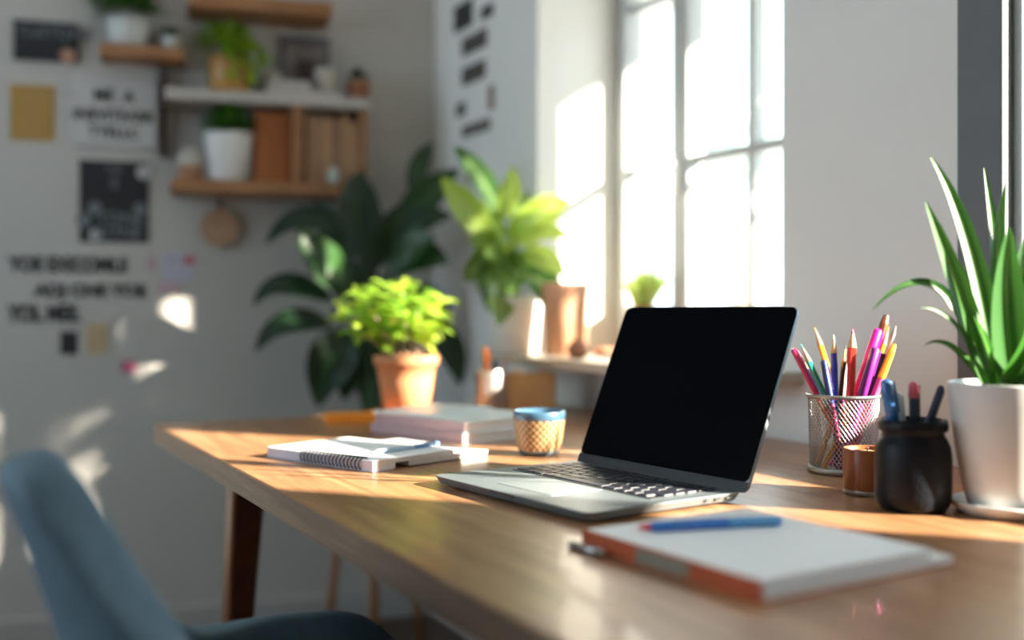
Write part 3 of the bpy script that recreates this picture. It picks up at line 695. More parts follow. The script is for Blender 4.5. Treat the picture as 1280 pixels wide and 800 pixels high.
for tip, mid, bs, w_, dd, tn in LB:
    b0 = at(bs[0], bs[1], y0+dd*0.35); p1 = at(mid[0], mid[1], y0+dd*0.8); p2 = at(tip[0], tip[1], y0+dd)
    ms.tube([root+Vector((random.uniform(-.02, .02), random.uniform(-.02, .02), 0)), (root+b0)/2+Vector((random.uniform(-.01, .01), 0, 0)), b0], [0.004, 0.003, 0.002], 6)
    ml.leaf(b0, p1, p2, w_*y0/F*1.1, (random.uniform(-.2, .7), -1, random.uniform(0.1, .9)), fold=0.3, n=12, shape=0.75, tone=tn, thin=0.5)
ms.build('stems', M_STEM, pl, origin=sp); ml.build('foliage', LF_SILL, pl, origin=sp, attrs=True)

# tall clay pot and small round pot on the sill
vq = VW-0.02; q = D(hitD(707, vq), vq, SILL); k_ = q.y/F
tpo = thing('clay_pot', 'tall empty pale clay pot on the sill beside the white pot', 'pot', q)
pot(tpo, [(24*k_, 0), (26*k_, 0.003), (28*k_, 60*k_), (30*k_, 88*k_), (29*k_, 90*k_), (26.5*k_, 88*k_), (24*k_, 40*k_), (0.001, 10*k_)], M_TERRAP)
vq = VW-0.085; q = D(hitD(722, vq), vq, SILL)
o = MB().lathe([(0.012, 0), (0.020, 0.006), (0.0235, 0.018), (0.021, 0.030), (0.013, 0.037), (0.014, 0.041), (0.011, 0.041), (0.010, 0.03)], 40).build('clay_jar', mat('brown_clay', (0.36, 0.15, 0.08), 0.6))
tag(o, 'tiny round brown clay jar in front of the tall clay pot', 'jar'); o.location = q
vq = VW+0.06; q = D(hitD(757, vq), vq, SILL)
o = MB().lathe([(0.020, 0), (0.028, 0.004), (0.031, 0.014), (0.027, 0.018), (0.001, 0.012)], 40).build('clay_dish', M_TERRAP)
tag(o, 'low clay dish on the sill near the laptop corner', 'dish'); o.location = q
# pale tufted plant
vq = VW+0.185; q = D(hitD(803, vq), vq, SILL); y0 = q.y
pl = thing('potted_plant', 'small pale tufted plant in a clay pot seen above the laptop lid', 'plant', q)
ht = at(800, 382, y0).z - SILL
pot(pl, [(0.026, 0), (0.029, 0.002), (0.036, ht*0.9), (0.038, ht), (0.035, ht), (0.031, ht*0.7)], M_TERRA); soil(pl, 0.034, ht*0.88)
ml = MB()
for k in range(90):
    a = random.uniform(0, 2*PI); s_ = random.random()**0.6
    px_ = 812 + 34*s_*math.cos(a)*1.05 - 2; tpz = at(px_, 342+22*s_*s_-random.uniform(0, 16), y0)
    tip = Vector((tpz.x, y0+0.055*s_*math.sin(a), tpz.z)); b0 = q + Vector((0.015*math.cos(a), 0.015*math.sin(a), ht*0.88))
    mid = b0*0.5+tip*0.5+Vector((0, 0, 0.02)); ml.leaf(b0, mid, tip, random.uniform(0.006, 0.010), (0.2*math.cos(a), -1, 0.5), n=6)
ml.build('foliage', LF_PALE, pl, origin=q, attrs=True)

# the tall floor plant in the corner, in a pot on a wooden stand
fp = at(468, 600, 2.96); fp.z = 0
stand = thing('plant_stand', 'low wooden plant stand with splayed legs under the tall corner plant', 'plant stand', fp)
MB().lathe([(0.10, 0.335), (0.115, 0.336), (0.115, 0.352), (0.0, 0.352)], 40).build('top_ring', M_SHELF, stand)
for a in (0.1, PI/2+0.1, PI+0.1, 1.5*PI+0.1):
    MB().tube([(0.095*math.cos(a), 0.095*math.sin(a), 0.336), (0.13*math.cos(a), 0.13*math.sin(a), 0.0)], [0.014, 0.010], 12).build('leg', M_SHELF, stand)
fb = fp + Vector((0, 0, 0.352))
pl = thing('potted_plant', 'tall dark plant with long paddle leaves in the room corner', 'plant', fb)
pot(pl, [(0.085, 0), (0.092, 0.003), (0.108, 0.20), (0.112, 0.24), (0.109, 0.242), (0.102, 0.23)], M_GREYC); soil(pl, 0.10, 0.215)
ms, ml = MB(), MB(); rt = fb+Vector((0, 0, 0.21)); y0 = 2.96
LC = [((450,214),(446,250),(448,298),48,.0,.05), ((541,178),(522,200),(513,240),23,.1,.35), ((574,212),(530,240),(490,305),42,.10,.55),
      ((333,305),(372,250),(428,292),30,-.05,.0), ((372,286),(395,320),(432,362),44,-.12,.8), ((317,382),(345,335),(415,375),28,-.10,.1),
      ((320,440),(348,385),(415,408),30,-.08,.05), ((398,508),(405,440),(446,425),56,-.05,.12), ((566,272),(530,265),(495,305),30,.0,.15),
      ((520,250),(500,280),(480,330),46,.12,.4), ((470,250),(460,290),(462,345),40,.10,.05), ((395,250),(415,280),(440,330),38,.10,.1),
      ((575,480),(570,430),(520,390),40,.08,.25), ((560,400),(540,370),(495,380),42,.08,.1), ((470,520),(470,470),(465,430),52,.06,.1),
      ((430,500),(440,450),(455,425),44,.0,.3), ((500,440),(490,420),(470,400),50,.0,.1), ((560,330),(530,310),(490,340),40,-.08,.5),
      ((430,340),(445,350),(465,385),50,.08,.05), ((530,500),(520,450),(480,430),40,.1,.1), ((545,300),(525,300),(500,330),36,-.10,.7), ((410,330),(430,340),(455,380),46,.02,.1)]
for tip, mid, bs, w_, dd, tn in LC:
    b0 = at(bs[0], bs[1], y0+dd*0.4); p1 = at(mid[0], mid[1], y0+dd*0.8); p2 = at(tip[0], tip[1], y0+dd)
    r0 = rt+Vector((random.uniform(-.03, .03), random.uniform(-.03, .03), 0)); md = Vector((r0.x*0.6+b0.x*0.4, r0.y*0.6+b0.y*0.4, (r0.z+b0.z)/2+0.04))
    pts = [(1-t)**2*r0 + 2*t*(1-t)*md + t*t*b0 for t in [i/6 for i in range(7)]]
    ms.tube(pts, [0.008-0.0008*i for i in range(7)], 7)
    ml.leaf(b0, p1, p2, w_*y0/F*1.1, (random.uniform(-.3, .5), -1, 0.5), fold=0.3, n=14, shape=0.8, tone=tn, thin=0.5)
ms.build('stems', mat('dark_stem', (0.03, 0.07, 0.025), 0.6), pl, origin=fb); ml.build('foliage', LF_DARK, pl, origin=fb, attrs=True)

# ---------------------------------------------------------------- things at the far end of the desk
q = Vector(((612.5-640)/F*2.42, 2.42, DESK)); k_ = q.y/F
pc = thing('pen_cup', 'small brushed metal pen cup in front of the windowsill', 'pen cup', q)
MB().lathe([(19*k_, 0), (19.5*k_, 0.002), (19.5*k_, 51*k_), (19*k_, 52*k_), (18.4*k_, 51*k_), (18.4*k_, 0.004), (0.001, 0.004)], 48, capt=True).build('body', M_COP, pc)
G3 = 'pens in the small metal cup'
for lab, tx, ty, bx, dy, r, col, kd, nm in (
    ('fat orange marker standing in the metal pen cup', 608, 434, 610, -0.005, 0.0062, (0.85, 0.22, 0.02), 'marker', 'marker_pen'),
    ('grey pencil at the left of the metal pen cup', 604, 428, 602, 0.010, 0.003, (0.20, 0.18, 0.18), 'pencil', 'pencil'),
    ('navy marker in the middle of the metal pen cup', 619, 450, 616, 0.006, 0.006, (0.02, 0.03, 0.06), 'marker', 'marker_pen'),
    ('pale pink pen leaning right in the metal pen cup', 633, 448, 618, 0.0, 0.0042, (0.60, 0.36, 0.34), 'pen', 'pen')):
    top = at(tx, ty, q.y+dy); bot = Vector(((bx-640)/F*q.y, q.y+dy, DESK+0.006))
    stick(nm, lab, 'pen', bot, top, r, col, kd, group=G3)
# tan box with things in it
q = Vector(((664-640)/F*2.44, 2.44, DESK)); k_ = q.y/F
bx = thing('card_box', 'open tan card box beside the metal pen cup', 'box', q, RU+PI/2-0.55)
bw_, bd, bh = 61*k_, 0.065, 48*k_
MB().bb(-bw_/2, bw_/2, -bd/2, bd/2, 0, 0.003).bb(-bw_/2, bw_/2, -bd/2, -bd/2+0.003, 0, bh).bb(-bw_/2, bw_/2, bd/2-0.003, bd/2, 0, bh)\
    .bb(-bw_/2, -bw_/2+0.003, -bd/2, bd/2, 0, bh).bb(bw_/2-0.003, bw_/2, -bd/2, bd/2, 0, bh).build('box_wall', M_TAN, bx, bevel=0.0008)
for i, (ox, hh, lab) in enumerate(((-0.03, 0.096, 'crumpled pale paper ball at the left of the tan box'), (0.028, 0.090, 'crumpled brown paper ball at the right of the tan box'))):
    m_ = MB(); vs = []; fs = []; n1, n2 = 9, 14
    for a in range(n1+1):
        for b in range(n2):
            th = PI*a/n1; ph = 2*PI*b/n2; r = 0.0185*(1+0.10*math.sin(5*th+3*ph+i)*math.sin(th))
            vs.append((r*math.sin(th)*math.cos(ph), r*math.sin(th)*math.sin(ph), r*math.cos(th)))
    for a in range(n1):
        for b in range(n2): fs.append((a*n2+b, a*n2+(b+1) % n2, (a+1)*n2+(b+1) % n2, (a+1)*n2+b))
    o = m_.add(vs, fs, False).build('paper_ball', mat('pale_paper', (0.70, 0.52, 0.38), 0.8) if i == 0 else M_TAN)
    c3 = Matrix.Rotation(RU+PI/2-0.55, 3, 'Z') @ Vector((ox, 0, 0)); o.location = (q.x+c3.x, q.y+c3.y, DESK+hh-0.016)
    tag(o, lab, 'paper', 'paper balls in the tan box')
# orange sticky pad blocks
c_ = ondesk(440, 527)
for i, (ox, oy, w_, d_, h_, lab, cl) in enumerate((
    (0, 0, 0.105, 0.075, 0.017, 'orange note pad block lying left of the terracotta pot', (0.90, 0.30, 0.02)),)):
    o = MB().bb(-w_/2, w_/2, -d_/2, d_/2, 0, h_).build('note_pad', mat('orange_paper', cl, 0.6, var=0.08, scale=60), bevel=0.001)
    put(o, c_, RU+PI/2-0.2); tag(o, lab, 'note pad')

# ---------------------------------------------------------------- books and notebooks
def book(name, label, cat, front, sdir, rdir_sign, L, W, T, z, cover, pages, spine=None, ov=0.002, group=None, spine_side=True):
    """front = nearest corner; the spine runs from it along sdir; the pages face the other way"""
    s = Vector(sdir).normalized(); ang = math.atan2(s.y, s.x)-PI    # local x = away from spine direction
    t = thing(name, label, cat, (front.x, front.y, z), math.atan2(s.y, s.x)-PI/2, group)
    # local y = along the spine, local x = across to the fore edge
    MB().bb(0, W, 0, L, T-0.0022, T).build('cover', cover, t, bevel=0.0006)
    MB().bb(0, W, 0, L, 0, 0.0022).build('back_cover', cover, t, bevel=0.0006)
    MB().bb(0.002, W-ov, ov, L-ov, 0.0022, T-0.0022).build('pages', pages, t)
    MB().bb(-0.0015, 0.0022, 0, L, 0, T).build('spine', spine or cover, t, bevel=0.0009)
    return t
M_MAUVE = mat('mauve_cloth', (0.42, 0.30, 0.32), 0.6, var=0.05)
M_MINT = mat('pale_mint_cover', (0.66, 0.72, 0.70), 0.45, var=0.14, scale=16)
M_WCOV = mat('white_cover', (0.78, 0.77, 0.79), 0.45, var=0.03)
M_DKCOV = mat('dark_cover', (0.035, 0.035, 0.045), 0.5)
fr = Vector((-0.079, 1.836)); sd = (-0.70, 0.714)
GB = 'stack of books behind the cup'
def bcorner(dx, dy): return Vector((fr.x+dx, fr.y+dy))
book('book', 'mauve-spined book at the bottom of the stack behind the cup', 'book', bcorner(-0.003, -0.004), (-0.69, 0.72), 1, 0.262, 0.222, 0.0185, DESK, M_WCOV, M_PAGES, M_MAUVE, group=GB)
book('book', 'book with pale mint cover on top of the stack behind the cup', 'book', bcorner(0.0, 0.002), (-0.71, 0.704), 1, 0.245, 0.205, 0.0195, DESK+0.0185, M_MINT, M_PAGES, M_MAUVE, group=GB)
o = MB().bb(0, 0.19, 0, 0.14, 0, 0.0045).build('magazine', mat('white_magazine', (0.74, 0.78, 0.78), 0.35, var=0.12, scale=9), bevel=0.0008)
put(o, (fr.x-0.06, fr.y+0.085, DESK+0.038), math.atan2(0.704, -0.71)-PI/2+0.22); tag(o, 'thin pale magazine lying on the mint book', 'magazine')
# spiral notebook pair
f1 = Vector((-0.196, 1.524)); s1 = (-0.76, 0.65)
nb0 = thing('notebook', 'black-edged notebook lying under the white spiral notebook', 'notebook', (f1.x+0.045, f1.y+0.055, DESK), math.atan2(s1[1], s1[0])-PI/2-0.05)
MB().bb(0, 0.165, 0, 0.215, 0, 0.0018).build('back_cover', M_DKCOV, nb0, bevel=0.0005)
MB().bb(0.001, 0.163, 0.001, 0.213, 0.0018, 0.0078).build('pages', M_PAGES, nb0)
MB().bb(0, 0.165, 0, 0.215, 0.0078, 0.0092).build('cover', M_WCOV, nb0, bevel=0.0005)
L1, W1, T1 = 0.243, 0.165, 0.0078
nb1 = thing('spiral_notebook', 'white spiral-bound notebook with a pen on it, left of the laptop', 'notebook', (f1.x, f1.y, DESK), math.atan2(s1[1], s1[0])-PI/2)
M_LAV = mat('lavender_cover', (0.50, 0.49, 0.58), 0.4, var=0.03)
MB().bb(0, 0.040, 0, L1, 0.0, 0.0016).build('back_cover', M_LAV, nb1, bevel=0.0005)
MB().bb(0.003, 0.044, 0.001, L1-0.001, 0.0016, 0.0150).build('pages', M_PAGES, nb1)
MB().bb(0.044, W1, 0.001, L1-0.001, 0.0094, 0.0150).build('pages', M_PAGES, nb1)
MB().bb(0.0, W1, 0, L1, 0.0150, 0.0165).build('cover', M_PAPER, nb1, bevel=0.0005)
MB().bb(-0.001, 0.003, 0, L1, 0.0, 0.0163).build('spine', M_LAV, nb1, bevel=0.0012)
for i in range(17):
    yy = 0.024 + i*0.0082
    pts = [(0.006+0.0095*math.cos(t)*1.0-0.001, yy+0.0016*math.sin(t*0.5), 0.0095+0.0092*math.sin(t)) for t in [PI*2*j/20 for j in range(21)]]
    MB().tube(pts, 0.0012, 6).build('ring', M_DKCOV, nb1)
def lying_pen(name, label, p_a, p_b, z, r, ca, cb, tipc, cat='pen'):
    a3 = Vector((p_a.x, p_a.y, z+r)); b3 = Vector((p_b.x, p_b.y, z+r)); L = (b3-a3).length
    t = thing(name, label, cat, a3, rot=Vector((0, 0, 1)).rotation_difference((b3-a3).normalized()))
    MB().lathe([(0.0005, 0), (r*0.35, 0.002), (r*0.8, 0.012)], 20).build('tip', mat(name+'_tip_'+str(int(z*1e4)), tipc, 0.3), t)
    MB().lathe([(r*0.8, 0.012), (r, 0.018), (r, L*0.62)], 24).build('barrel', mat(name+'_barrel_'+str(int(z*1e4)), ca, 0.25, coat=0.5), t)
    MB().lathe([(r*1.0, L*0.62), (r*1.0, L-0.004), (r*0.7, L)], 24, capt=True).build('cap', mat(name+'_cap_'+str(int(z*1e4)), cb, 0.25, coat=0.5), t)
    MB().box((0, -r*1.15, L-0.022), (r*0.6, r*0.3, 0.036)).build('clip', mat(name+'_cap_'+str(int(z*1e4)), cb, 0.25), t)
    return t
def onplane(px, py, z):
    Y = F*(CAMZ-z)/(py-HY); return Vector(((px-640)/F*Y, Y, z))
zt = DESK+0.0165
lying_pen('ballpoint_pen', 'slim pale blue pen lying on the white spiral notebook', onplane(462, 569, zt), onplane(548, 557, zt), zt, 0.0036, (0.45, 0.58, 0.74), (0.12, 0.28, 0.52), (0.02, 0.03, 0.06))
# foreground notebooks
f2 = Vector((0.196, 0.848)); s2_ = (-0.53, 0.848)
M_ORC = mat('orange_red_cloth', (0.48, 0.085, 0.02), 0.6, var=0.1)
M_GREYCOV = mat('pale_grey_cover', (0.62, 0.66, 0.72), 0.5, var=0.02)
nb2 = thing('notebook', 'white page notebook with orange spine lying lowest in the foreground', 'notebook', (f2.x, f2.y, DESK), math.atan2(s2_[1], s2_[0])-PI/2)
L2, W2 = 0.240, 0.240
MB().bb(0, W2, 0, L2, 0, 0.0014).build('back_cover', M_ORC, nb2, bevel=0.0005)
MB().bb(0.002, W2-0.001, 0.001, L2-0.001, 0.0014, 0.0088).build('pages', M_PAGES, nb2)
MB().bb(-0.0012, 0.0018, 0, L2, 0, 0.0175).build('spine', M_ORC, nb2, bevel=0.0009)
MB().bb(-0.0020, -0.0011, 0.085, 0.155, 0.002, 0.0155).build('spine_label', mat('tan_label', (0.26, 0.23, 0.17), 0.6), nb2)
nb3 = thing('notebook', 'smaller white writing pad lying on top of the foreground notebook', 'notebook', (f2.x, f2.y, DESK+0.0088), math.atan2(s2_[1], s2_[0])-PI/2)
MB().bb(0.0025, 0.212, 0.002, L2-0.004, 0, 0.0012).build('back_cover', M_GREYCOV, nb3)
MB().bb(0.0025, 0.211, 0.003, L2-0.005, 0.0012, 0.0078).build('pages', M_PAPER, nb3)
MB().bb(0.0025, 0.213, 0.002, L2-0.004, 0.0078, 0.0088).build('cover', M_PAPER, nb3, bevel=0.0004)
o = MB().bb(-0.012, 0.012, -0.006, 0.006, 0, 0.0012).build('page_marker', M_ORC)
c3 = Matrix.Rotation(math.atan2(s2_[1], s2_[0])-PI/2, 3, 'Z') @ Vector((0.224, 0.045, 0))
put(o, (f2.x+c3.x, f2.y+c3.y, DESK+0.0088), 0.4); tag(o, 'small orange page marker at the right edge of foreground notebook', 'marker tab')
zt = DESK+0.0176
lying_pen('ballpoint_pen', 'thick blue pen with a red end lying on the foreground writing pad', onplane(797, 666, zt), onplane(976, 657, zt), zt, 0.0052, (0.04, 0.20, 0.62), (0.10, 0.36, 0.70), (0.70, 0.03, 0.06))
c_ = ondesk(716, 688)
o = MB().tube([(0, 0, 0.0035), (0.03, 0.0, 0.0035), (0.05, 0.0, 0.0035)], 0.0033, 12).build('metal_clip', M_STEEL)
put(o, (c_.x-0.002, c_.y+0.012, DESK), -0.95); tag(o, 'small grey metal clip poking out left of the foreground notebook', 'clip')

# ---------------------------------------------------------------- chair
cf = Vector((0.88, 0.475)); RCH = math.atan2(cf.y, cf.x)
CC = Vector((-0.079, 1.066, 0))
ch = thing('chair', 'blue-grey upholstered shell armchair in front of the desk', 'chair', CC, RCH)
def hermite(x, pts):
    for (x0, y0), (x1, y1) in zip(pts, pts[1:]):
        if x <= x1:
            t = (x-x0)/(x1-x0); t = t*t*(3-2*t); return y0+(y1-y0)*t
    return pts[-1][1]
NT, NJ = 56, 16
vs = []; fs = []
for i in range(NT+1):
    t = -1+2*i/NT; s_ = abs(t)
    # footprint: U shape open to the front (+x)
    if s_ < 0.5:
        a = s_/0.5*PI/2; bx_ = -0.02-0.26*max(0, math.cos(a))**0.7; by_ = 0.195*math.sin(a)**0.8
    else:
        bx_ = -0.02+0.24*(s_-0.5)/0.5; by_ = 0.195
    by_ *= (1 if t >= 0 else -1)
    rimz = hermite(s_, [(0, 0.815), (0.085, 0.808), (0.345, 0.600), (0.42, 0.592), (0.54, 0.580), (0.68, 0.515), (1.0, 0.465)])
    lean = hermite(s_, [(0, 0.09), (0.1, 0.085), (0.36, 0.015), (1.0, 0.0)]); flare = hermite(s_, [(0, 0.0), (0.3, 0.005), (0.5, 0.03), (0.9, 0.02), (1.0, 0.01)])
    # narrow the back towards the top
    nar = hermite(s_, [(0, 0.0), (0.18, -0.03), (0.3, -0.02), (0.5, 0.0), (1, 0)])
    cx_ = min(bx_, 0.20) if s_ > 0.5 else max(bx_, -0.05)
    cx_ = bx_ if s_ > 0.5 else -0.03 + (bx_+0.02)*0.15
    for j in range(NJ+1):
        q = j/NJ
        if q < 0.38:
            g = q/0.38; x = cx_+(bx_-cx_)*g; yv = by_*g*0.93; z = 0.452 + 0.022*g**3 + (-0.02 if False else 0) + (0.0 if x < 0.15 else -(x-0.15)*0.25)
        else:
            g = (q-0.38)/0.62; e = g**0.85
            z = 0.474+(rimz-0.474)*e - (0.0 if bx_ < 0.15 else (bx_-0.15)*0.25*(1-e))
            x = bx_ - lean*g**1.2 ; sg = 1 if t >= 0 else -1
            yv = by_*(0.93+0.07*min(1, g*4)) + sg*(flare+nar)*g if abs(t) > 1e-6 else 0
        vs.append((x, yv, z))
for i in range(NT):
    for j in range(NJ):
        a = i*(NJ+1)+j; fs.append((a, a+1, a+NJ+2, a+NJ+1))
shell = MB().add(vs, fs).build('shell', M_CHAIR, ch)
md = shell.modifiers.new('w', 'WELD'); md.merge_threshold = 0.002
md = shell.modifiers.new('s', 'SOLIDIFY'); md.thickness = 0.050; md.offset = 0.0; md.use_even_offset = False
md = shell.modifiers.new('b', 'SUBSURF'); md.levels = 2; md.render_levels = 2
for sx in (-1, 1):
    for sy in (-1, 1):
        MB().tube([(0.13*sx-0.02, 0.11*sy, 0.440), (0.20*sx-0.02, 0.20*sy, 0.0)], [0.016, 0.010], 14).build('leg', M_LEG, ch)
MB().bb(-0.16, 0.13, -0.13, 0.13, 0.425, 0.437).build('seat_mount', M_CHIN, ch, bevel=0.003)

# ---------------------------------------------------------------- the back wall: shelves, signs, papers
def on_wall(name, label, cat, x0, y0, x1, y1, m, th=0.004, group=None, off=0.0, bevel=0.0, build=True):
    """a flat thing on the back wall covering the pixel box, as a thing with its own local frame (x right, z up, front at -y)"""
    a = bw(x0, (y0+y1)/2, off+th); b = bw(x1, (y0+y1)/2, off+th)
    k = (a.y+b.y)/2/F; w_ = (b-a).length; h_ = (y1-y0)*k
    c = (a+b)/2; zc = CAMZ-((y0+y1)/2-HY)*k
    t = thing(name, label, cat, (c.x, c.y, zc-h_/2), RB, group)
    if build: MB().bb(-w_/2, w_/2, 0, th, 0, h_).build('sheet', m, t, bevel=bevel)
    return t, w_, h_, k
t, w_, h_, k = on_wall('chalkboard_sign', 'small black chalkboard sign at the top left of the wall', 'sign', 17, 27, 98, 76, M_BLACK, 0.012)
text_mesh('chalk_text', 'CuSTOME', 0.042, M_CHALK, t, (-w_*0.42, -0.0012, h_*0.60), depth=0.0003, bold=0.0002)
text_mesh('chalk_text', 'u', 0.03, M_CHALK, t, (w_*0.25, -0.0012, h_*0.50), depth=0.0003)
MB().lathe([(0.020, 0), (0.020, 0.002)], 20).build('sticker', mat('salmon_sticker', (0.50, 0.27, 0.2), 0.7), t).matrix_local = Matrix.Translation((w_*0.33, -0.0005, h_*0.16)) @ Matrix.Rotation(PI/2, 4, 'X')
t, w_, h_, k = on_wall('paper_note', 'large mustard kraft paper sheet on the left of the wall', 'paper', 12, 106, 68, 176, M_KRAFT, 0.003)
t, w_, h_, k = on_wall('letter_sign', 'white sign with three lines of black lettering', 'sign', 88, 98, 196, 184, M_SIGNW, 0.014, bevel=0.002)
for s_, zz, sz in (('ME  A', 0.66, 0.050), ('INEVITEABR', 0.38, 0.046), ('TYELLC', 0.13, 0.046)):
    text_mesh('lettering', s_, sz, M_LETTER, t, (0, -0.0012, h_*zz), depth=0.0005, bold=0.0012, align='CENTER', xs=0.86)
t, w_, h_, k = on_wall('dark_poster', 'square black poster with faded grey marks under the white sign', 'poster', 99, 201, 186, 303, M_BLACK, 0.004)
text_mesh('faded_text', 'ME', 0.034, M_CHALK, t, (0, -0.0012, h_*0.84), depth=0.0003, align='CENTER'); text_mesh('faded_text', '8', 0.045, M_CHALK, t, (0, -0.0012, h_*0.66), depth=0.0003, align='CENTER')
text_mesh('faded_text', 'YDNE', 0.046, M_CHALK, t, (0.015, -0.0012, h_*0.23), depth=0.0003, bold=0.001, align='CENTER')
text_mesh('faded_text', 'ADNE', 0.046, M_CHALK, t, (0.01, -0.0012, h_*0.06), depth=0.0003, bold=0.001, align='CENTER')
for cx_, cz, r, mm in ((0.43, 0.87, 0.020, M_SIGNW), (-0.44, 0.27, 0.020, M_CHALK), (-0.28, 0.42, 0.018, M_CHALK), (0.38, 0.42, 0.018, M_CHALK), (-0.27, 0.09, 0.016, M_SIGNW)):
    o = MB().lathe([(r, 0), (r, 0.0015)], 20, capt=True).build('dot_mark', mm, t); o.matrix_local = Matrix.Translation((w_*cx_, 0.0003, h_*cz)) @ Matrix.Rotation(PI/2, 4, 'X')
def wall_text(body, x0, x1, ybase, ytop, label):
    a = bw(x0, ybase, 0.0012); b = bw(x1, ybase, 0.0012); w_ = (b-a).length; k = (a.y+b.y)/2/F
    o = text_mesh('wall_lettering', body, 0.1, M_LETTER, None, depth=0.0012, bold=0.0052)
    xs_ = [v.co.x for v in o.data.vertices]; zs = [v.co.z for v in o.data.vertices]
    sx = w_/(max(xs_)-min(xs_)); sz = (ybase-ytop)*k/(max(zs)-min(zs))
    for v in o.data.vertices: v.co.x = (v.co.x-min(xs_))*sx; v.co.z *= sz
    zb = CAMZ-(ybase-HY)*k
    o.location = (a.x, a.y, zb); o.rotation_euler = (0, 0, RB)
    tag(o, label, 'lettering', 'black wall lettering')
wall_text('YOE EXICOMLE', 9, 160, 339, 319, 'top line of the black capital lettering on the wall')
wall_text('ADJ CNE YOE', 42, 183, 370, 349, 'middle indented line of the black lettering on the wall')
wall_text('YOL MEE.', 8, 101, 401, 379, 'lowest and shortest line of the black wall lettering')
on_wall('paper_note', 'small black square card below the wall lettering', 'card', 75, 414, 97, 443, M_BLACK, 0.002)
on_wall('paper_note', 'small buff paper note beside the black square card', 'paper', 108, 404, 136, 442, M_BUFF, 0.002)
on_wall('paper_note', 'tiny magenta pink card low on the wall', 'card', 151, 451, 170, 466, M_PINK, 0.002)
t, w_, h_, k = on_wall('paper_note', 'lilac paper with red corner under the poster', 'paper', 203, 316, 243, 352, M_LILAC, 0.002)
MB().bb(-0.016, 0.016, -0.001, 0.0, -0.012, 0.012).build('red_heart', mat('red_card', (0.48, 0.12, 0.15), 0.7), t).location = (w_*0.33, 0, h_*0.75)
MB().bb(-0.013, 0.013, -0.001, 0.0, -0.010, 0.010).build('grey_mark', mat('grey_card', (0.40, 0.40, 0.46), 0.7), t).location = (-w_*0.2, 0, h_*0.75)
on_wall('paper_note', 'small faded rose card left of the lilac paper', 'card', 184, 320, 195, 338, mat('rose_card', (0.45, 0.30, 0.36), 0.7), 0.002)
on_wall('paper_note', 'pale pink card below the lilac paper', 'card', 196, 352, 224, 366, M_PALEPINK, 0.002)

def shelf_board(x0, x1, ytop, ybot, depth, px_at_front=True):
    """local box for a board whose front face covers the pixel box; returns centre origin, width, height"""
    a = bw(x0, ytop, depth); b = bw(x1, ytop, depth); k = (a.y+b.y)/2/F
    return a, b, k
# little shelf at the top left
dp = 0.12
a, b, k = shelf_board(124, 231, 60, 74, dp); zt_ = CAMZ-((52+60)/2-HY)*k
sh = thing('wall_shelf', 'short wooden wall shelf at the top left', 'shelf', ((a.x+b.x)/2, (a.y+b.y)/2, zt_), RB)
w_ = (b-a).length
MB().bb(-w_/2, w_/2, 0, dp, -0.034, 0).build('board', M_SHELF, sh, bevel=0.003)
SH1 = (a, b, k, zt_)
def shelf_pt(px, off, z):                       # point standing at column px, `off` in front of the back wall, height z
    p = bw(px, 300, off); return Vector((p.x, p.y, z))
def bush(parent, c, rx, rz_, n, Lf, m, up=0.3, wd=0.5, tone=None):
    ml = MB()
    for i in range(n):
        a = random.uniform(0, 2*PI); e = math.asin(random.uniform(-0.5, 1)); s_ = random.uniform(0.3, 1)
        d = Vector((math.cos(a)*math.cos(e), math.sin(a)*math.cos(e), math.sin(e)))
        p = Vector(c) + Vector((d.x*rx*s_, d.y*rx*s_, d.z*rz_*s_)); d = (d+Vector((random.uniform(-.5, .5), random.uniform(-.5, .5), up))).normalized()
        l_ = Lf*random.uniform(0.7, 1.2)
        ml.leaf(p, p+d*l_*0.5+Vector((0, 0, l_*0.1)), p+d*l_-Vector((0, 0, l_*0.15)), l_*wd, (-d.x*.3, -d.y*.3-.3, 1), n=4, tone=tone)
    return ml.build('foliage', m, parent, attrs=True)
p = shelf_pt(161, 0.06, zt_); k_ = p.y/F
pl = thing('potted_plant', 'dark leafy plant in a white pot on the short top-left shelf', 'plant', p)
pot(pl, [(20*k_, 0), (22*k_, 0.003), (26*k_, 36*k_), (25*k_, 37*k_), (23*k_, 34*k_)], M_GREYC, n=32); soil(pl, 23*k_, 32*k_)
bush(pl, (0.0, 0, 0.115), 0.085, 0.05, 150, 0.05, LF_SMALL)
p = shelf_pt(213, 0.06, zt_)
pl = thing('potted_plant', 'tiny succulent in a white pot at the end of the short shelf', 'plant', p)
pot(pl, [(9*k_, 0), (10*k_, 0.002), (13*k_, 17*k_), (12*k_, 18*k_), (10*k_, 16*k_)], M_GREYC, n=28); soil(pl, 11*k_, 14*k_)
bush(pl, (0, 0, 0.042), 0.014, 0.01, 40, 0.026, LF_DARK, up=0.8)
# top shelf, cut by the frame
dp = 0.16
a, b, k = shelf_board(236, 415, 5, 15, dp); ztop = CAMZ-(-4-HY)*k
w_ = (b-a).length
sh = thing('wall_shelf', 'wooden wall shelf cut off by the top of the picture', 'shelf', ((a.x+b.x)/2, (a.y+b.y)/2, ztop), RB)
MB().bb(-w_/2, w_/2, 0, dp, -0.040, 0).build('board', M_SHELF, sh, bevel=0.003)
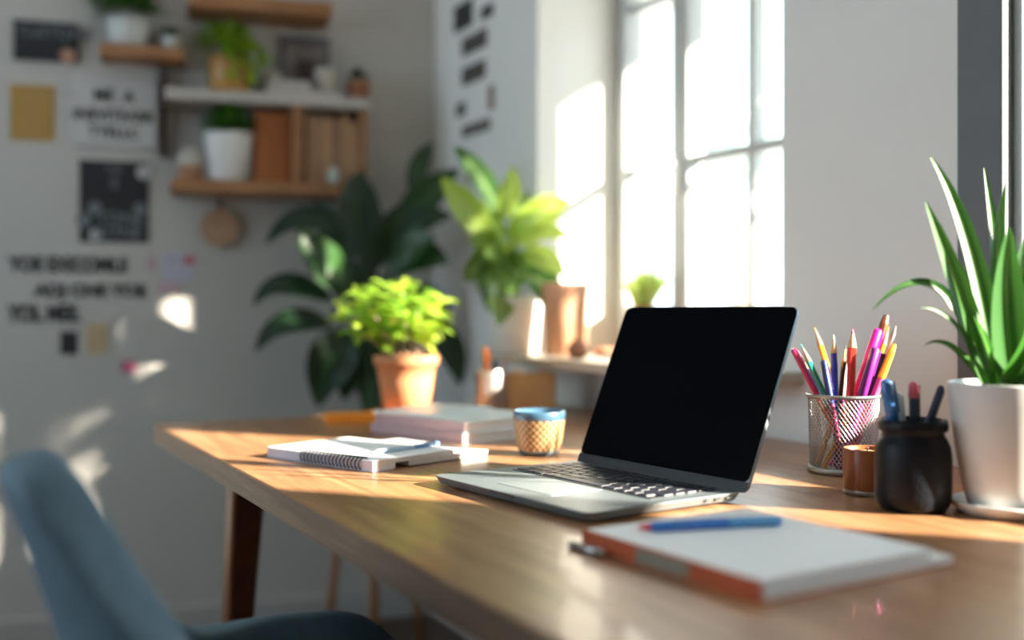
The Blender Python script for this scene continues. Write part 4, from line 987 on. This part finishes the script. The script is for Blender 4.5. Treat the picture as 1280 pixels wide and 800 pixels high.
# the shelf unit
dp = 0.17
a, b, k = shelf_board(206, 463, 122, 140, dp); w_ = (b-a).length
zW = CAMZ-(116-HY)*k; zL = CAMZ-(226.5-HY)*k
O_ = (a+b)/2
sh = thing('shelf_unit', 'two-tier shelf unit with white top board and divided wooden lower bay', 'shelf', (O_.x, O_.y, zL), RB)
hU = zW-zL
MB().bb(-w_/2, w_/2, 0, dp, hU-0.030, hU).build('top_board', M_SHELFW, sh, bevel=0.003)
def lx(px, off=dp):                             # local x of a column on the plane off in front of the wall
    p = bw(px, 200, off); return (Vector((p.x, p.y))-Vector((O_.x, O_.y))).dot(BW)
MB().bb(lx(213), lx(459), 0, dp, -0.034, 0).build('lower_board', M_SHELF, sh, bevel=0.003)
MB().bb(lx(451), lx(459), 0.002, dp, 0, hU-0.030).build('side_panel', M_SHELF, sh, bevel=0.002)
MB().bb(lx(366), lx(379), 0.002, dp, 0, hU-0.030).build('divider', M_SHELF, sh, bevel=0.002)
MB().bb(lx(379), lx(451), dp-0.01, dp-0.001, 0, hU-0.030).build('back_panel', M_LEG, sh)
MB().bb(lx(205)-0.012, lx(205)+0.006, dp-0.03, dp, hU-0.17, hU+0.08).bb(lx(205)-0.010, lx(205)+0.004, 0.01, dp, hU-0.042, hU-0.030).build('bracket', mat('dark_bronze', (0.06, 0.04, 0.035), 0.5, 0.6), sh, bevel=0.002)
def onunit(px, off, top=True): return shelf_pt(px, off, zW if top else zL)
# orange-brown box in the bay
x0, x1 = lx(318, 0.13), lx(364, 0.13)
p = Vector((O_.x, O_.y)) + BW*((x0+x1)/2) + BN*(dp-0.13)
o = MB().bb((x0-x1)/2, (x1-x0)/2, 0, 0.12, 0, hU-0.045).build('wooden_box', M_BOXW, bevel=0.003); put(o, (p.x, p.y, zL), RB)
tag(o, 'upright orange-brown wooden box on the lower shelf beside the divider', 'box')
# white pot with dense green bush
p = onunit(286, 0.105, False); k_ = p.y/F
pl = thing('potted_plant', 'dense round green bush in a tapered white pot on the lower shelf', 'plant', p)
pot(pl, [(19*k_, 0), (21*k_, 0.003), (30*k_, 58*k_), (31*k_, 60*k_), (29*k_, 61*k_), (28*k_, 56*k_)], M_WHITEC, n=40); soil(pl, 28*k_, 54*k_)
bush(pl, (0, 0, 68*k_), 33*k_, 25*k_, 700, 0.022, LF_SMALL, up=0.4, wd=0.45)
# small round white and brown jar
p = onunit(238, 0.10, False); k_ = p.y/F
jr = thing('storage_jar', 'little brown jar with a domed white lid at left of lower shelf', 'jar', p)
MB().lathe([(15*k_, 0), (16*k_, 0.003), (16*k_, 18*k_), (15*k_, 19*k_)], 32, capt=True).build('body', mat('brown_jar', (0.30, 0.14, 0.07), 0.6), jr)
MB().lathe([(16*k_, 19*k_), (15.5*k_, 26*k_), (13*k_, 34*k_), (8*k_, 40*k_), (2*k_, 42*k_), (0.0005, 42*k_)], 32).build('lid', M_CREAM, jr)
# books standing in the right bay
cols = [((0.40, 0.24, 0.14), 0.94), ((0.34, 0.20, 0.12), 0.90), ((0.44, 0.25, 0.13), 0.92), ((0.24, 0.13, 0.08), 0.88), ((0.38, 0.22, 0.12), 0.93), ((0.42, 0.26, 0.15), 0.86)]
edges = [383, 394, 405, 414, 426, 437, 448]
names_ = ['leftmost pale brown book in the right bay of the shelf unit', 'second book from the left in the right bay', 'third, warm brown book in the right bay',
          'darkest brown book in the right bay', 'fifth brown book from left in the right bay', 'rightmost book beside the side panel']
for i, (c_, hh) in enumerate(cols):
    x0, x1 = lx(edges[i], 0.14)+0.0006, lx(edges[i+1], 0.14)-0.0006; wbk = x1-x0; hb = (hU-0.034)*hh
    p = Vector((O_.x, O_.y)) + BW*x0 + BN*(dp-0.14)
    t = thing('book', names_[i], 'book', (p.x, p.y, zL), RB, 'books in the right bay')
    MB().bb(0.0015, wbk-0.0015, 0.002, 0.108, 0.002, hb-0.003).build('pages', M_PAGES, t)
    cm = mat('book_cloth_%d' % i, c_, 0.7, var=0.08)
    MB().bb(0, 0.0015, 0, 0.11, 0, hb).bb(wbk-0.0015, wbk, 0, 0.11, 0, hb).bb(0, wbk, -0.001, 0.002, 0, hb).build('cover', cm, t, bevel=0.0006)
p = onunit(417, 0.155, False)
o = MB().lathe([(0.010, 0), (0.014, 0.004), (0.017, 0.02), (0.013, 0.036), (0.006, 0.044), (0.007, 0.05), (0.0005, 0.05)], 24).build('glass_bottle', mat('pale_green_glass', (0.45, 0.52, 0.48), 0.2)); o.location = p
tag(o, 'tiny pale bottle in front of the standing books', 'bottle')
# things on the white top board
p = onunit(288, 0.09); k_ = p.y/F
pl = thing('potted_plant', 'trailing green plant in an ochre glazed pot on the white board', 'plant', p)
pot(pl, [(23*k_, 0), (25*k_, 0.003), (26*k_, 46*k_), (25*k_, 48*k_), (23*k_, 46*k_)], M_GOLDP, n=40); soil(pl, 23*k_, 42*k_)
bush(pl, (-0.01, 0, 0.145), 0.075, 0.05, 150, 0.036, LF_VINE)
ml = MB(); ms = MB()
for (sx, sy, ex, ez) in ((0.02, -0.05, 0.012, 0.0), (0.05, -0.03, 0.055, -0.005), (0.045, -0.04, 0.04, 0.08), (0.06, -0.01, 0.075, 0.05)):
    pts = [Vector((sx*t + ex*(t*t)*0.6, sy*min(1, 1.6*t)-0.012, 0.12+0.05*math.sin(PI*t*0.7)-(0.12-ez)*t*t)) for t in [i/8 for i in range(9)]]
    ms.tube(pts, 0.0012, 5)
    for q_ in pts[1:]:
        for _ in range(3):
            d = Vector((random.uniform(-1, 1), -0.5, random.uniform(-.8, .3))).normalized()*0.034
            ml.leaf(q_, q_+d*0.5, q_+d, 0.023, (0, -1, 0.5), n=4, tone=random.uniform(.5, 1))
ms.build('stems', M_STEM, pl); ml.build('trailing_leaves', LF_VINE, pl, attrs=True)
p = onunit(341, 0.07)
o = MB().lathe([(9*k_, 0), (11*k_, 0.003), (13*k_, 16*k_), (10*k_, 26*k_), (12*k_, 33*k_), (11*k_, 33*k_), (9*k_, 26*k_), (0.001, 10*k_)], 32).build('small_vase', M_CREAM); o.location = p
tag(o, 'small cream vase between ochre pot and framed picture', 'vase')
# framed picture
c0 = shelf_pt(381, 0.025, zW); k_ = c0.y/F; wf, hf = 62*k_, 0.125
fr_ = thing('picture_frame', 'dark-framed picture leaning on the white board', 'picture', (c0.x, c0.y, zW), RB)
hf = (CAMZ-(45-HY)*k_) - zW
Rt = Matrix.Rotation(-0.08, 3, 'X')
for args, nm, mm in ((((0, 0, hf/2), (wf, 0.012, hf)), 'frame', mat('grey_frame', (0.13, 0.125, 0.13), 0.5)), (((0, -0.0065, hf/2), (wf*0.8, 0.002, hf*0.74)), 'print', mat('faded_print', (0.21, 0.175, 0.165), 0.7, var=0.4, scale=14))):
    (cc_, dd_) = args; m_ = MB().box(cc_, dd_); m_.v = [Rt @ v_ for v_ in m_.v]; m_.build(nm, mm, fr_, bevel=0.0008)
MB().bb(-wf*0.16, wf*0.16, -0.0205, -0.0175, hf*0.28, hf*0.62).build('print_motif', mat('dark_motif', (0.07, 0.045, 0.045), 0.7), fr_)
# white stacked books
for i, (x0_, x1_, hh, zz, lab) in enumerate(((334, 425, 0.020, 0, 'wide flat white book lowest on the white board'), (337, 388, 0.022, 0.020, 'short white book on top of the flat white book'))):
    pa, pb = bw(x0_, 110, 0.15), bw(x1_, 110, 0.15); wb = (pb-pa).length
    t = thing('book', lab, 'book', (pa.x, pa.y, zW+zz), RB, 'white books lying on the white board')
    MB().bb(0, wb, 0, 0.002, 0, hh).bb(0, wb, 0, 0.08, hh-0.002, hh).bb(0, wb, 0, 0.08, 0, 0.002).build('cover', M_SHELFW, t, bevel=0.0005)
    MB().bb(0.002, wb-0.002, 0.002, 0.078, 0.002, hh-0.002).build('pages', M_PAGES, t)
p = shelf_pt(408, 0.11, zW+0.020)
o = MB().lathe([(10*k_, 0), (11*k_, 0.002), (14*k_, 26*k_), (14.5*k_, 28*k_), (13.5*k_, 28*k_), (12*k_, 12*k_), (0.001, 5*k_)], 32).build('mug', M_CREAM); o.location = p
tag(o, 'cream tumbler standing on the flat white book', 'cup')
p = onunit(448, 0.09)
pl = thing('potted_plant', 'small succulent in a terracotta pot at right end of white board', 'plant', p)
pot(pl, [(11*k_, 0), (12*k_, 0.002), (14*k_, 20*k_), (15*k_, 21*k_), (15*k_, 26*k_), (13*k_, 26*k_), (12*k_, 20*k_)], mat('dull_terracotta', (0.34, 0.14, 0.07), 0.8), n=32); soil(pl, 12*k_, 23*k_)
bush(pl, (0, 0, 30*k_), 0.018, 0.012, 50, 0.030, leafmat('grey_leaf', (0.04, 0.06, 0.04), (0.09, 0.12, 0.08), (0.1, 0.14, 0.1), 0.2, 0.6), up=0.8)
# round wooden board hung below
c0 = bw(275, 285, 0.012); k_ = c0.y/F
rb = thing('round_board', 'round wooden board with a short handle hanging below the shelf', 'board', (c0.x, c0.y, CAMZ-(285-HY)*k_), RB)
m_ = MB().lathe([(23*k_, 0), (24*k_, 0.002), (24*k_, 0.008), (23*k_, 0.010)], 40, capt=True); R_ = Matrix.Rotation(PI/2, 3, 'X')
m_.v = [R_ @ v_ for v_ in m_.v]; m_.build('disc', wood('round_wood', (0.34, 0.20, 0.12), (0.50, 0.32, 0.20), 'x', 0.6), rb)
MB().bb(-0.009, 0.009, -0.009, -0.001, 22*k_, 34*k_).build('handle', M_LEG, rb, bevel=0.003)
MB().tube([(0, -0.004, 33*k_), (0, -0.006, 38*k_), (0, 0.004, 41*k_)], 0.0015, 6).build('cord', M_CHIN, rb)

# lettering and small pictures on the window wall by the corner
def on_rwall(name, label, cat, x0, x1, yc, h_px, m, body=None, th=0.003):
    u0, u1 = hitD(x0, VW-th), hitD(x1, VW-th); c = D((u0+u1)/2, VW-th, 0); k = c.y/F; h_ = h_px*k
    t = thing(name, label, cat, (c.x, c.y, CAMZ-(yc-HY)*k-h_/2), RU)
    MB().bb(-(u1-u0)/2, (u1-u0)/2, 0, th, 0, h_).build('card', m, t)
    if body:
        text_mesh('lettering', body, h_*0.75, M_CHALK, t, (0, -0.0008, h_*0.22), depth=0.0003, align='CENTER')
    return t, u1-u0, h_
M_DK1 = mat('dark_print_a', (0.025, 0.028, 0.03), 0.7); M_DK2 = mat('dark_print_b', (0.085, 0.07, 0.065), 0.7); M_DK3 = mat('grey_print', (0.15, 0.14, 0.12), 0.7)
on_rwall('wall_card', 'darkest card at the top of the column by the corner', 'card', 567, 590, 20, 33, M_DK1)
on_rwall('wall_card', 'small brown card right of the darkest card', 'card', 601, 616, 14, 16, M_DK2)
on_rwall('wall_card', 'brown card second from the top by the corner', 'card', 577, 608, 53, 22, M_DK2)
on_rwall('wall_card', 'brown card third from the top by the corner', 'card', 577, 606, 91, 22, M_DK2)
on_rwall('wall_card', 'tiny dark square card low in the column by the corner', 'card', 570, 581, 137, 17, M_DK2)
on_rwall('wall_card', 'slim reddish card low in the column by the corner', 'card', 610, 617, 122, 30, mat('red_brown_print', (0.26, 0.15, 0.12), 0.7))
on_rwall('wall_card', 'grey card lowest in the column by the corner', 'card', 577, 612, 160, 15, M_DK3)

# ---------------------------------------------------------------- trees outside, the second added as a sun blocker
def tree(loc, h_, r, label, n=500):
    t = thing('tree', label, 'tree', loc)
    MB().tube([(0, 0, 0), (0.05, 0, h_*0.4), (0, 0.05, h_*0.8)], [0.12, 0.09, 0.04], 10).build('trunk', M_WSTEM, t)
    bush(t, (0, 0, h_*0.8), r, r*0.9, n, 0.22, leafmat('glare_paled_leaf', (0.35, 0.42, 0.42), (0.60, 0.68, 0.66), (0.6, 0.65, 0.6), 0.4, 0.5), wd=0.6)  # pale leaf colour stands in for haze and glare
p = at(918, 170, 9.0); tree((p.x, p.y, -0.3), 3.0, 0.42, 'small tree paled by painted glare, standing outside beyond the far window')

p = D(1.18, VW+0.85, -0.3)  # added out of view to break the sun patch on the back wall
t = thing('tree', 'unseen slim tree added outside the wall to break up the sun', 'tree', p)
MB().tube([(0, 0, 0), (0.01, 0, 1.0), (0, 0.01, 2.1)], [0.03, 0.022, 0.01], 10).build('trunk', M_WSTEM, t)
bush(t, (0, 0, 1.98), 0.15, 0.30, 330, 0.080, LF_SMALL, wd=0.6)
